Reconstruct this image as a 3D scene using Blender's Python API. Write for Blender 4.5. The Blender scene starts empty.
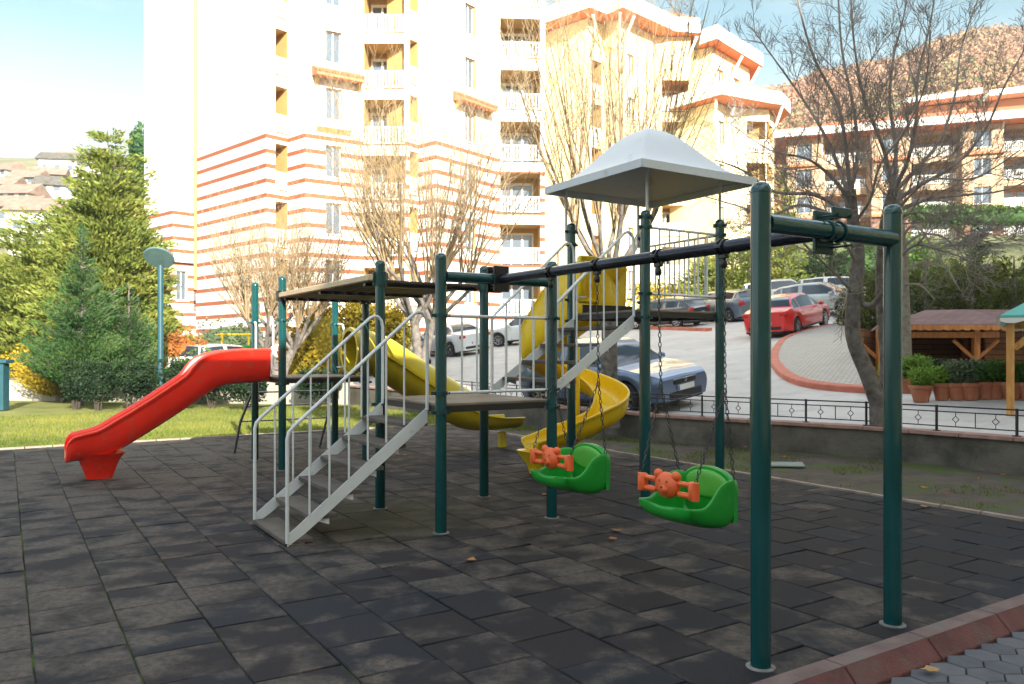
import bpy, math, random
from math import sin, cos, pi, radians, sqrt, atan2
from mathutils import Vector, Matrix, noise as mnoise
random.seed(7)
R = random.random
def rr(a, b): return a + (b - a) * random.random()
S = bpy.context.scene
COL = S.collection

# ------------------------------------------------------------------ camera, world, sun, exposure
cam_d = bpy.data.cameras.new('camera'); cam = bpy.data.objects.new('camera', cam_d); COL.objects.link(cam)
cam.location = (0, 0, 1.7); cam.rotation_euler = (radians(90), 0, 0)
cam_d.sensor_width = 36; cam_d.lens = 28.02; cam_d.shift_y = 8 / 1024
cam_d.clip_start = 0.05; cam_d.clip_end = 3000
cam_d.dof.use_dof = True; cam_d.dof.focus_distance = 7.0; cam_d.dof.aperture_fstop = 3.2
S.camera = cam
SUN_EL, SUN_AZ = radians(21), radians(158)       # azimuth clockwise from +Y (sun behind the camera, to the right)
w = bpy.data.worlds.new('World'); S.world = w; w.use_nodes = True
nt = w.node_tree; nt.nodes.clear()
n_out = nt.nodes.new('ShaderNodeOutputWorld'); bg = nt.nodes.new('ShaderNodeBackground')
sky = nt.nodes.new('ShaderNodeTexSky'); sky.sky_type = 'NISHITA'; sky.sun_disc = False
sky.sun_elevation = SUN_EL; sky.sun_rotation = SUN_AZ; sky.altitude = 800; sky.air_density = 1.0; sky.dust_density = 1.5; sky.ozone_density = 0.6
tc = nt.nodes.new('ShaderNodeTexCoord'); mp = nt.nodes.new('ShaderNodeMapping'); mp.inputs['Scale'].default_value = (1.2, 1.2, 5.5)
mp.inputs['Rotation'].default_value = (0, 0.12, 0.3)
nz = nt.nodes.new('ShaderNodeTexNoise'); nz.inputs['Scale'].default_value = 1.3; nz.inputs['Detail'].default_value = 7; nz.inputs['Roughness'].default_value = 0.55
nz.inputs['Distortion'].default_value = 0.6
cr = nt.nodes.new('ShaderNodeValToRGB'); cr.color_ramp.elements[0].position = 0.48; cr.color_ramp.elements[1].position = 0.74
sx = nt.nodes.new('ShaderNodeSeparateXYZ'); mr = nt.nodes.new('ShaderNodeMapRange')
mr.inputs['From Min'].default_value = 0.345; mr.inputs['From Max'].default_value = 0.23   # clouds thicken to the horizon
mx2 = nt.nodes.new('ShaderNodeMath'); mx2.operation = 'MAXIMUM'
mul = nt.nodes.new('ShaderNodeMath'); mul.operation = 'MULTIPLY'; mul.inputs[1].default_value = 0.85
mix = nt.nodes.new('ShaderNodeMixRGB'); ccol = nt.nodes.new('ShaderNodeMixRGB'); ccol.inputs['Color1'].default_value = (3.0, 3.2, 3.2, 1); ccol.inputs['Color2'].default_value = (18, 18.6, 20.0, 1)
mrc = nt.nodes.new('ShaderNodeMapRange'); mrc.inputs['From Min'].default_value = 0.45; mrc.inputs['From Max'].default_value = 0.75   # bright high cloud overhead
tint = nt.nodes.new('ShaderNodeMixRGB'); tint.blend_type = 'MULTIPLY'; tint.inputs['Fac'].default_value = 1; tint.inputs['Color2'].default_value = (0.66, 0.72, 0.56, 1)
L = nt.links.new
L(tc.outputs['Generated'], mp.inputs['Vector']); L(mp.outputs[0], nz.inputs['Vector']); L(nz.outputs['Fac'], cr.inputs[0])
L(tc.outputs['Generated'], sx.inputs[0]); L(sx.outputs['Z'], mr.inputs['Value'])
L(cr.outputs[0], mx2.inputs[0]); L(mr.outputs[0], mx2.inputs[1]); L(mx2.outputs[0], mul.inputs[0])
L(sx.outputs['Z'], mrc.inputs['Value']); L(mrc.outputs[0], ccol.inputs['Fac']); L(ccol.outputs[0], mix.inputs['Color2'])
L(sky.outputs[0], tint.inputs['Color1']); L(tint.outputs[0], mix.inputs['Color1']); L(mul.outputs[0], mix.inputs['Fac'])
L(mix.outputs[0], bg.inputs['Color']); L(bg.outputs[0], n_out.inputs['Surface'])
bg.inputs['Strength'].default_value = 0.078
sd = bpy.data.lights.new('sun', 'SUN'); sd.energy = 3.3; sd.angle = radians(0.5); sd.color = (1.0, 0.93, 0.80)
sun = bpy.data.objects.new('sun', sd); COL.objects.link(sun)
sdir = Vector((sin(SUN_AZ) * cos(SUN_EL), cos(SUN_AZ) * cos(SUN_EL), sin(SUN_EL)))
sun.rotation_euler = sdir.to_track_quat('Z', 'Y').to_euler(); sun.location = (0, -20, 30)
S.view_settings.view_transform = 'Standard'; S.view_settings.look = 'None'
S.view_settings.exposure = 2.42; S.view_settings.gamma = 1; S.view_settings.use_curve_mapping = False
S.cycles.use_denoising = True; S.cycles.caustics_reflective = False; S.cycles.caustics_refractive = False; S.cycles.max_bounces = 6; S.cycles.sample_clamp_indirect = 8

# ------------------------------------------------------------------ helpers
F = 797.0
def at(px, py, Y): return Vector(((px - 512) / F * Y, Y, 1.7 + (350 - py) / F * Y))
QX, QY, UX, UY, VX, VY = -0.66, 7.40, -0.537, 0.8437, 0.8437, 0.537
def W(u, v, z=0.0): return Vector((QX + UX * u + VX * v, QY + UY * u + VY * v, z))
UV_U = Vector((UX, UY, 0)); UV_V = Vector((VX, VY, 0)); ZZ = Vector((0, 0, 1))
def plane_z(X, Y): return -1.178 + 0.107 * X + 0.0816 * Y
LA, LB = Vector((6.9, 15.4)), Vector((12.6, 30.0))
def zs(X, Y):
    z = max(plane_z(X, Y), 0.3)
    if Y > 46: z = max(plane_z(X, 46), 0.3) + (Y - 46) * 0.06
    d = (LB - LA).normalized(); side = (X - LA.x) * d.y - (Y - LA.y) * d.x
    if side > 0 :
        f = min(1, side / 0.5); zf = min(z, 0.85 + max(0, Y - 26) * 0.16)
        z = z * (1 - f) + zf * f
    return z
def SP(px, py):
    a = (px - 512) / F; b = (350 - py) / F; Y = 2.878 / (0.0816 + 0.107 * a - b)
    return Vector((a * Y, Y, plane_z(a * Y, Y)))
ORG = {}
class MB:
    def __init__(s): s.v = []; s.f = []; s.a = []
    def add(s, vs, fs, rnd=None):
        n = len(s.v); s.v += [tuple(p) for p in vs]; s.f += [tuple(i + n for i in f) for f in fs]
        if rnd is not None: s.a += [rnd] * len(fs)
        return s
    def obox(s, c, ax, ay, az, rnd=None):
        c = Vector(c); ax = Vector(ax); ay = Vector(ay); az = Vector(az)
        P = [c + i * ax + j * ay + k * az for k in (-1, 1) for j in (-1, 1) for i in (-1, 1)]
        return s.add(P, [(0, 2, 3, 1), (4, 5, 7, 6), (0, 1, 5, 4), (2, 6, 7, 3), (0, 4, 6, 2), (1, 3, 7, 5)], rnd)
    def box(s, x0, x1, y0, y1, z0, z1, rnd=None):
        return s.obox(((x0 + x1) / 2, (y0 + y1) / 2, (z0 + z1) / 2), ((x1 - x0) / 2, 0, 0), (0, (y1 - y0) / 2, 0), (0, 0, (z1 - z0) / 2), rnd)
    def bbox(s, c, ax, ay, az, b=0.01):          # box with chamfered vertical+top edges (rounded look)
        c = Vector(c); ax = Vector(ax); ay = Vector(ay); az = Vector(az)
        la, lb, lc = ax.length, ay.length, az.length
        ua, ub, uc = ax / la, ay / lb, az / lc
        rings = []
        for (dz, ins) in ((-lc, b), (-lc + b, 0), (lc - b, 0), (lc, b)):
            a, bb = la - ins, lb - ins; q = b * 0.7
            ring = []
            for (sx_, sy_) in ((1, 1), (-1, 1), (-1, -1), (1, -1)):
                p1 = (sx_ * a, sy_ * (bb - q)); p2 = (sx_ * (a - q), sy_ * bb)
                ring += [p1, p2] if sx_ * sy_ > 0 else [p2, p1]
            rings.append([c + ua * x + ub * y + uc * dz for x, y in ring])
        return s.loft(rings, True, True)
    def loft(s, rings, closed=True, caps=False, rnd=None):
        n = len(rings[0]); vs = [p for r in rings for p in r]; fs = []
        m = n if closed else n - 1
        for i in range(len(rings) - 1):
            for j in range(m):
                k = (j + 1) % n
                fs.append((i * n + j, i * n + k, (i + 1) * n + k, (i + 1) * n + j))
        if caps:
            fs.append(tuple(range(n))[::-1]); o = (len(rings) - 1) * n; fs.append(tuple(o + i for i in range(n)))
        return s.add(vs, fs, rnd)
    def tube(s, pts, r, n=8, caps=True):
        pts = [Vector(p) for p in pts]; rs = r if isinstance(r, (list, tuple)) else [r] * len(pts)
        rings = []; up = None
        for i, p in enumerate(pts):
            d = (pts[min(i + 1, len(pts) - 1)] - pts[max(i - 1, 0)])
            if d.length < 1e-9: d = Vector((0, 0, 1))
            d.normalize()
            if up is None: up = Vector((1, 0, 0)) if abs(d.x) < 0.8 else Vector((0, 1, 0))
            a = up - d * up.dot(d)
            if a.length < 1e-4: a = Vector((0, 1, 0)) - d * d.y
            a.normalize(); up = a; b = d.cross(a)
            rings.append([p + (a * cos(2 * pi * k / n) + b * sin(2 * pi * k / n)) * rs[i] for k in range(n)])
        return s.loft(rings, True, caps)
    def lathe(s, c, prof, n=20, axis=None, caps=False):
        c = Vector(c); q = (axis or ZZ).normalized().to_track_quat('Z', 'Y')
        rings = [[c + q @ Vector((r * cos(2 * pi * k / n), r * sin(2 * pi * k / n), z)) for k in range(n)] for r, z in prof]
        return s.loft(rings, True, caps)
    def prism(s, poly, ext, cap=True):
        ext = Vector(ext); poly = [Vector(p) for p in poly]; n = len(poly)
        vs = poly + [p + ext for p in poly]
        fs = [(i, (i + 1) % n, n + (i + 1) % n, n + i) for i in range(n)]
        if cap: fs += [tuple(range(n))[::-1], tuple(range(n, 2 * n))]
        return s.add(vs, fs)
    def quad(s, a, b, c, d, rnd=None): return s.add([a, b, c, d], [(0, 1, 2, 3)], rnd)
    def leaf(s, p, sz, rnd=None, up=None, asp=0.5):
        d = Vector((rr(-1, 1), rr(-1, 1), rr(-1, 1))) if up is None else up + Vector((rr(-.5, .5), rr(-.5, .5), rr(-.5, .5)))
        d = d.normalized() * sz; e = d.cross(Vector((rr(-1, 1), rr(-1, 1), rr(-1, 1))))
        if e.length < 1e-6: e = Vector((1, 0, 0))
        e = e.normalized() * sz * asp
        return s.add([p - d * .5, p + e * .5, p + d * .5, p - e * .5], [(0, 1, 2, 3)], rnd)
    def build(s, name, m, parent=None, smooth=35, bevel=0, subsurf=0, solid=0):
        org = Vector((0, 0, 0))
        if parent is not None: org = ORG.get(parent.name, org)
        me = bpy.data.meshes.new(name)
        me.from_pydata([(x - org.x, y - org.y, z - org.z) for x, y, z in s.v], [], s.f)
        if s.a and len(s.a) == len(s.f):
            at_ = me.attributes.new('rnd', 'FLOAT', 'FACE'); at_.data.foreach_set('value', s.a)
        if smooth:
            me.shade_smooth(); me.set_sharp_from_angle(angle=radians(smooth))
        me.materials.append(m)
        o = bpy.data.objects.new(name, me); COL.objects.link(o)
        if parent is not None: o.parent = parent; ORG[o.name] = org
        if solid:
            md = o.modifiers.new('t', 'SOLIDIFY'); md.thickness = solid; md.offset = 0
        if subsurf:
            md = o.modifiers.new('s', 'SUBSURF'); md.levels = md.render_levels = subsurf
        if bevel:
            md = o.modifiers.new('b', 'BEVEL'); md.width = bevel; md.segments = 2; md.limit_method = 'ANGLE'
        return o
def tag(o, label, cat, group=None, kind=None):
    if label: o['label'] = label
    if cat: o['category'] = cat
    if group: o['group'] = group
    if kind: o['kind'] = kind
    return o
def empty(name, loc, label, cat, group=None, rz=0):
    o = bpy.data.objects.new(name, None); COL.objects.link(o); o.location = loc; o.rotation_euler = (0, 0, rz)
    o.empty_display_size = 0.2
    ORG[o.name] = Vector(loc) if rz == 0 else Vector((0, 0, 0))
    return tag(o, label, cat, group)
def lempty(name, loc, label, cat, group=None, rz=0):     # children are built in local space
    o = empty(name, loc, label, cat, group, rz); ORG[o.name] = Vector((0, 0, 0)); return o
def struct(o): o['kind'] = 'structure'; return o
def copy_tree(o, parent=None):
    c = o.copy(); COL.objects.link(c)
    if parent is not None: c.parent = parent
    for ch in [x for x in o.children]: copy_tree(ch, c)
    return c

# ------------------------------------------------------------------ materials
def newmat(name):
    m = bpy.data.materials.new(name); m.use_nodes = True
    return m, m.node_tree, m.node_tree.nodes['Principled BSDF']
def mat(name, c, rough=0.6, metal=0, var=0.12, scale=4.0, bump=0.0, bscale=60, c2=None, coat=0, spec=0.5, dirt=None, dscale=2.0, thr=(0.5, 0.7)):
    m, t, b = newmat(name); N = t.nodes.new; Lk = t.links.new
    tcn = N('ShaderNodeTexCoord'); nz_ = N('ShaderNodeTexNoise'); nz_.inputs['Scale'].default_value = scale; nz_.inputs['Detail'].default_value = 6
    Lk(tcn.outputs['Object'], nz_.inputs['Vector'])
    mixn = N('ShaderNodeMixRGB'); mixn.inputs['Color1'].default_value = (*[x * (1 - var) for x in c], 1)
    mixn.inputs['Color2'].default_value = (*(c2 or [min(1, x * (1 + var)) for x in c]), 1)
    rp = N('ShaderNodeMapRange'); rp.inputs['From Min'].default_value = 0.3; rp.inputs['From Max'].default_value = 0.7
    Lk(nz_.outputs['Fac'], rp.inputs['Value']); Lk(rp.outputs[0], mixn.inputs['Fac']); last = mixn.outputs[0]
    if dirt:
        n2 = N('ShaderNodeTexNoise'); n2.inputs['Scale'].default_value = dscale; n2.inputs['Detail'].default_value = 8; n2.inputs['Roughness'].default_value = 0.65
        Lk(tcn.outputs['Object'], n2.inputs['Vector'])
        r2 = N('ShaderNodeMapRange'); r2.inputs['From Min'].default_value = thr[0]; r2.inputs['From Max'].default_value = thr[1]
        Lk(n2.outputs['Fac'], r2.inputs['Value'])
        m2 = N('ShaderNodeMixRGB'); m2.inputs['Color2'].default_value = (*dirt, 1); Lk(r2.outputs[0], m2.inputs['Fac']); Lk(last, m2.inputs['Color1']); last = m2.outputs[0]
    Lk(last, b.inputs['Base Color'])
    b.inputs['Roughness'].default_value = rough; b.inputs['Metallic'].default_value = metal
    b.inputs['Coat Weight'].default_value = coat; b.inputs['Coat Roughness'].default_value = 0.05
    b.inputs['Specular IOR Level'].default_value = spec
    if bump:
        n3 = N('ShaderNodeTexNoise'); n3.inputs['Scale'].default_value = bscale; n3.inputs['Detail'].default_value = 5
        Lk(tcn.outputs['Object'], n3.inputs['Vector'])
        bp = N('ShaderNodeBump'); bp.inputs['Strength'].default_value = bump; bp.inputs['Distance'].default_value = 0.02
        Lk(n3.outputs['Fac'], bp.inputs['Height']); Lk(bp.outputs[0], b.inputs['Normal'])
    return m
def ramp_mat(name, cols, rough=0.7, trans=0.0, nscale=0.0, spec=0.3, bump=0):
    """colour from the per-face attribute rnd (optionally jittered by noise)"""
    m, t, b = newmat(name); N = t.nodes.new; Lk = t.links.new
    a = N('ShaderNodeAttribute'); a.attribute_name = 'rnd'; src = a.outputs['Fac']
    if nscale:
        tcn = N('ShaderNodeTexCoord'); nz_ = N('ShaderNodeTexNoise'); nz_.inputs['Scale'].default_value = nscale; nz_.inputs['Detail'].default_value = 3
        Lk(tcn.outputs['Object'], nz_.inputs['Vector'])
        ad = N('ShaderNodeMath'); ad.operation = 'MULTIPLY_ADD'; ad.inputs[1].default_value = 1.6; ad.inputs[2].default_value = -0.8
        Lk(nz_.outputs['Fac'], ad.inputs[0]); a2 = N('ShaderNodeMath'); a2.operation = 'ADD'; Lk(src, a2.inputs[0]); Lk(ad.outputs[0], a2.inputs[1]); src = a2.outputs[0]
    r_ = N('ShaderNodeValToRGB'); el = r_.color_ramp.elements
    for i in range(len(cols) - 2): el.new((i + 1) / (len(cols) - 1))
    for i, c in enumerate(cols): el[i].position = i / (len(cols) - 1); el[i].color = (*c, 1)
    Lk(src, r_.inputs[0]); Lk(r_.outputs[0], b.inputs['Base Color'])
    b.inputs['Roughness'].default_value = rough; b.inputs['Specular IOR Level'].default_value = spec
    if trans:
        out = t.nodes['Material Output']; tr = N('ShaderNodeBsdfTranslucent'); mxs = N('ShaderNodeMixShader'); mxs.inputs[0].default_value = trans
        Lk(r_.outputs[0], tr.inputs['Color']); Lk(b.outputs[0], mxs.inputs[1]); Lk(tr.outputs[0], mxs.inputs[2]); Lk(mxs.outputs[0], out.inputs['Surface'])
    return m
def wood_mat(name, c1, c2, axis_scale=(1, 1, 12), rough=0.6, bump=0.2):
    m, t, b = newmat(name); N = t.nodes.new; Lk = t.links.new
    tcn = N('ShaderNodeTexCoord'); mp_ = N('ShaderNodeMapping'); mp_.inputs['Scale'].default_value = axis_scale
    nz_ = N('ShaderNodeTexNoise'); nz_.inputs['Scale'].default_value = 3; nz_.inputs['Detail'].default_value = 8
    mxn = N('ShaderNodeMixRGB'); mxn.inputs['Color1'].default_value = (*c1, 1); mxn.inputs['Color2'].default_value = (*c2, 1)
    rp = N('ShaderNodeMapRange'); rp.inputs['From Min'].default_value = 0.35; rp.inputs['From Max'].default_value = 0.65
    Lk(tcn.outputs['Object'], mp_.inputs[0]); Lk(mp_.outputs[0], nz_.inputs['Vector']); Lk(nz_.outputs['Fac'], rp.inputs[0]); Lk(rp.outputs[0], mxn.inputs['Fac'])
    Lk(mxn.outputs[0], b.inputs['Base Color']); b.inputs['Roughness'].default_value = rough
    bp = N('ShaderNodeBump'); bp.inputs['Strength'].default_value = bump; bp.inputs['Distance'].default_value = 0.01; Lk(nz_.outputs['Fac'], bp.inputs['Height']); Lk(bp.outputs[0], b.inputs['Normal'])
    return m
M = {}
M['green'] = mat('green_paint', (0.003, 0.055, 0.058), 0.16, var=0.12, scale=3, bump=0.03, bscale=25, coat=0.4, dirt=(0.05, 0.085, 0.08), dscale=38, thr=(0.68, 0.74))
M['clamp'] = mat('clamp_paint', (0.003, 0.045, 0.045), 0.4, var=0.1)
M['black'] = mat('black_paint', (0.012, 0.012, 0.014), 0.35)
M['beam'] = mat('beam_paint', (0.035, 0.038, 0.055), 0.22, metal=0.6, var=0.3, scale=5)
M['white'] = mat('white_paint', (0.66, 0.68, 0.70), 0.35, var=0.06, bump=0.04, bscale=30, dirt=(0.42, 0.40, 0.37), dscale=9, thr=(0.6, 0.75))
M['red_pl'] = mat('red_plastic', (0.90, 0.034, 0.018), 0.26, var=0.08, scale=1.5, bump=0.02, bscale=8, spec=0.5, dirt=(0.70, 0.09, 0.07), dscale=7, thr=(0.55, 0.72))
M['yel_pl'] = mat('yellow_plastic', (0.86, 0.57, 0.008), 0.26, var=0.06, scale=1.5, bump=0.02, bscale=8, dirt=(0.55, 0.38, 0.06), dscale=7, thr=(0.56, 0.75))
M['yel_tube'] = mat('weathered_yellow_plastic', (0.55, 0.42, 0.02), 0.35, var=0.1, scale=1.5, bump=0.02, bscale=8, dirt=(0.42, 0.36, 0.08), dscale=4, thr=(0.5, 0.8))
M['grn_pl'] = mat('green_plastic', (0.012, 0.30, 0.03), 0.3, var=0.1, scale=5, dirt=(0.05, 0.33, 0.06), dscale=15, thr=(0.55, 0.75))
M['org_pl'] = mat('orange_plastic', (0.80, 0.13, 0.03), 0.4, var=0.1, scale=6, dirt=(0.5, 0.10, 0.05), dscale=30, thr=(0.6, 0.75))
M['deck'] = wood_mat('deck_board', (0.16, 0.125, 0.095), (0.27, 0.22, 0.17), (1, 1, 1), 0.7)
M['tread'] = wood_mat('tread_board', (0.055, 0.045, 0.038), (0.12, 0.10, 0.085), (1, 1, 1), 0.7)
M['dark_edge'] = mat('dark_metal_edge', (0.02, 0.018, 0.017), 0.5)
M['canopy'] = mat('white_canopy', (0.56, 0.59, 0.64), 0.4, var=0.03, scale=1.2, dirt=(0.40, 0.42, 0.44), dscale=4, thr=(0.58, 0.74))
M['plank_dark'] = wood_mat('dark_plank', (0.035, 0.025, 0.02), (0.09, 0.06, 0.045), (1, 1, 1), 0.6)
M['plank_light'] = mat('pale_rail', (0.58, 0.45, 0.29), 0.45, var=0.1)
M['steel'] = mat('galvanised_steel', (0.30, 0.31, 0.33), 0.4, metal=0.9, var=0.25, scale=30)
M['mark'] = mat('dark_orange_marks', (.25, .05, .02), .6)
M['flange'] = mat('worn_flange', (0.16, 0.155, 0.145), .8, var=.4, scale=20)
M['chain'] = mat('dark_chain', (0.06, 0.06, 0.065), 0.4, metal=0.8, var=0.4, scale=30)
M['concrete'] = mat('old_concrete', (0.13, 0.115, 0.095), 0.85, var=0.25, scale=2, bump=0.5, bscale=20, dirt=(0.05, 0.047, 0.038), dscale=1.3, thr=(0.45, 0.65))
M['cream_wall'] = mat('cream_render', (0.33, 0.30, 0.26), 0.85, var=0.12, scale=1, bump=0.2, bscale=20, dirt=(0.28, 0.25, 0.2), dscale=1.2, thr=(0.55, 0.75))
M['coping'] = mat('pink_coping', (0.34, 0.20, 0.17), 0.8, var=0.2, scale=6, bump=0.3, bscale=60)
M['kerb_red'] = mat('red_kerb_stone', (0.125, 0.042, 0.038), 0.8, var=0.25, scale=5, bump=0.35, bscale=70, dirt=(0.12, 0.085, 0.07), dscale=4, thr=(0.5, 0.7))
M['kerb_top'] = mat('worn_kerb_top', (0.15, 0.10, 0.092), 0.85, var=0.25, scale=6, bump=0.35, bscale=70, dirt=(0.14, 0.13, 0.12), dscale=4, thr=(0.5, 0.7))
M['kerb_pink'] = mat('street_kerb_red', (0.50, 0.15, 0.10), 0.75, var=0.2, scale=3, bump=0.2)
M['iron'] = mat('black_iron', (0.014, 0.015, 0.02), 0.4, var=0.1)
M['bark_mid'] = mat('lilac_grey_bark', (0.25, 0.215, 0.195), 0.9, var=0.3, scale=5)
M['bark'] = mat('grey_bark', (0.16, 0.14, 0.125), 0.9, var=0.35, scale=9, bump=0.6, bscale=35, dirt=(0.07, 0.06, 0.05), dscale=6, thr=(0.5, 0.65))
M['bark_pale'] = mat('pale_bark', (0.24, 0.20, 0.165), 0.9, var=0.3, scale=9, bump=0.4, bscale=40)
M['twig'] = mat('twig_bark', (0.24, 0.19, 0.15), 0.85, var=0.3, scale=5)
M['twig_pale'] = mat('pale_twig_bark', (0.30, 0.22, 0.13), 0.85, var=0.25, scale=5)
M['glass'] = mat('dark_glass', (0.02, 0.03, 0.045), 0.06, var=0.0, spec=1.0)
M['wglass'] = mat('window_glass', (0.10, 0.13, 0.17), 0.08, var=0.2, scale=0.7, spec=1.0)
M['tyre'] = mat('tyre_rubber', (0.015, 0.015, 0.015), 0.8)
M['rim'] = mat('alloy', (0.5, 0.5, 0.52), 0.25, metal=0.9)
M['trim'] = mat('black_trim', (0.012, 0.012, 0.013), 0.5)
M['lampglass'] = mat('lamp_glass', (0.55, 0.57, 0.6), 0.08, spec=1)
M['tail'] = mat('tail_lens', (0.45, 0.01, 0.01), 0.12)
M['plate'] = mat('plate_white', (0.7, 0.7, 0.7), 0.4)
M['bluebar'] = mat('plate_blue', (0.02, 0.05, 0.4), 0.4)
M['terracotta'] = mat('terracotta', (0.36, 0.12, 0.06), 0.75, var=0.15, scale=4, bump=0.1, dirt=(0.42, 0.22, 0.15), dscale=5, thr=(0.5, 0.75))
M['orange_wood'] = wood_mat('orange_stained_wood', (0.36, 0.12, 0.028), (0.55, 0.22, 0.06), (6, 6, 1), 0.5)
M['yellow_wood'] = wood_mat('honey_stained_wood', (0.48, 0.22, 0.055), (0.66, 0.36, 0.11), (6, 6, 1), 0.5)
M['turq'] = mat('turquoise_roofing', (0.10, 0.42, 0.37), 0.5, var=0.08, bump=0.1)
M['white_fascia'] = mat('white_fascia', (0.80, 0.78, 0.73), 0.6, var=0.04)
M['soffit'] = mat('orange_soffit', (0.62, 0.20, 0.09), 0.7, var=0.1, scale=1)
M['ochre'] = mat('ochre_render', (0.52, 0.34, 0.13), 0.8, var=0.08, scale=1)
M['yellow_wall'] = mat('pale_yellow_render', (0.76, 0.66, 0.40), 0.85, var=0.05, scale=0.4)
M['tan_wall'] = mat('tan_render', (0.50, 0.34, 0.22), 0.85, var=0.1, scale=0.4)
M['stone'] = mat('brown_stone', (0.22, 0.12, 0.09), 0.9, var=0.4, scale=3, bump=0.5, bscale=4)
M['roof_tile'] = mat('clay_tiles', (0.50, 0.17, 0.08), 0.8, var=0.25, scale=3, bump=0.3, bscale=10)
M['pale_roof'] = mat('faded_roof', (0.26, 0.17, 0.13), .85, var=.3, scale=1)
M['pipe'] = mat('ochre_pipe', (0.42, 0.25, 0.08), 0.5)
M['sheetgrey'] = mat('painted_teal_metal', (0.02, 0.075, 0.10), 0.4, var=0.12)
M['disc'] = mat('grey_green_disc', (0.10, 0.17, 0.18), 0.4, var=0.15)
M['bin_green'] = mat('bin_green', (0.02, 0.22, 0.05), 0.45, var=0.1)
M['bin_yellow'] = mat('bin_yellow', (0.7, 0.45, 0.03), 0.45)
def leafmat(name, cols, trans=0.25): return ramp_mat(name, cols, 0.6, trans, spec=0.25)
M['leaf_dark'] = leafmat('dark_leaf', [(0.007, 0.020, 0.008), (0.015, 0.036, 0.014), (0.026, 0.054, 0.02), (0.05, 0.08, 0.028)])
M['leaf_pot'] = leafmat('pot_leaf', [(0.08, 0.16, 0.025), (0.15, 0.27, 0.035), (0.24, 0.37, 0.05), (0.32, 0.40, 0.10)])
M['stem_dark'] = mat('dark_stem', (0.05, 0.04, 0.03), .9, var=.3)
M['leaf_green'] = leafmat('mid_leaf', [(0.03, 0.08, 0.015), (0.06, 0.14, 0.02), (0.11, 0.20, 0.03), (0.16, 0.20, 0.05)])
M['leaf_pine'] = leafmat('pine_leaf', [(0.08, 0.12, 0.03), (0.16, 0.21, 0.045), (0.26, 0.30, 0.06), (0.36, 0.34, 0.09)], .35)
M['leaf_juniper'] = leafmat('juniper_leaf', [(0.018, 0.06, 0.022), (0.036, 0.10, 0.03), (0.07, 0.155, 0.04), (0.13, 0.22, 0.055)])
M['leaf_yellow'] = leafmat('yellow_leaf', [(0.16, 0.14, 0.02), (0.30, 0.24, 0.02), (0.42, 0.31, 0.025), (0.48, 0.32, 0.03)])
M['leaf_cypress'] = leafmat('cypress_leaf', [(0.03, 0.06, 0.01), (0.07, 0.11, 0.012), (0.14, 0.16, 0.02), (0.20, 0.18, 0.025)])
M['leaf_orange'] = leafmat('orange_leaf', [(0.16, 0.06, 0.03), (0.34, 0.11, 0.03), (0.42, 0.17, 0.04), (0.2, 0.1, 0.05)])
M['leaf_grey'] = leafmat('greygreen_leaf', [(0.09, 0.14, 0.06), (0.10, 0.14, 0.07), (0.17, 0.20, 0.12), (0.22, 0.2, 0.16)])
M['leaf_dry'] = ramp_mat('dry_leaf', [(0.20, 0.07, 0.02), (0.35, 0.16, 0.05), (0.40, 0.24, 0.10)], 0.8)
M['grass'] = leafmat('grass_blade', [(0.06, 0.10, 0.014), (0.13, 0.17, 0.024), (0.21, 0.23, 0.036), (0.30, 0.27, 0.06)], 0.3)
M['hill'] = ramp_mat('autumn_wood', [(0.12, 0.16, 0.06), (0.24, 0.22, 0.08), (0.36, 0.19, 0.10), (0.42, 0.24, 0.13), (0.30, 0.19, 0.14), (0.40, 0.18, 0.09)], 0.9, nscale=0.02)

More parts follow.
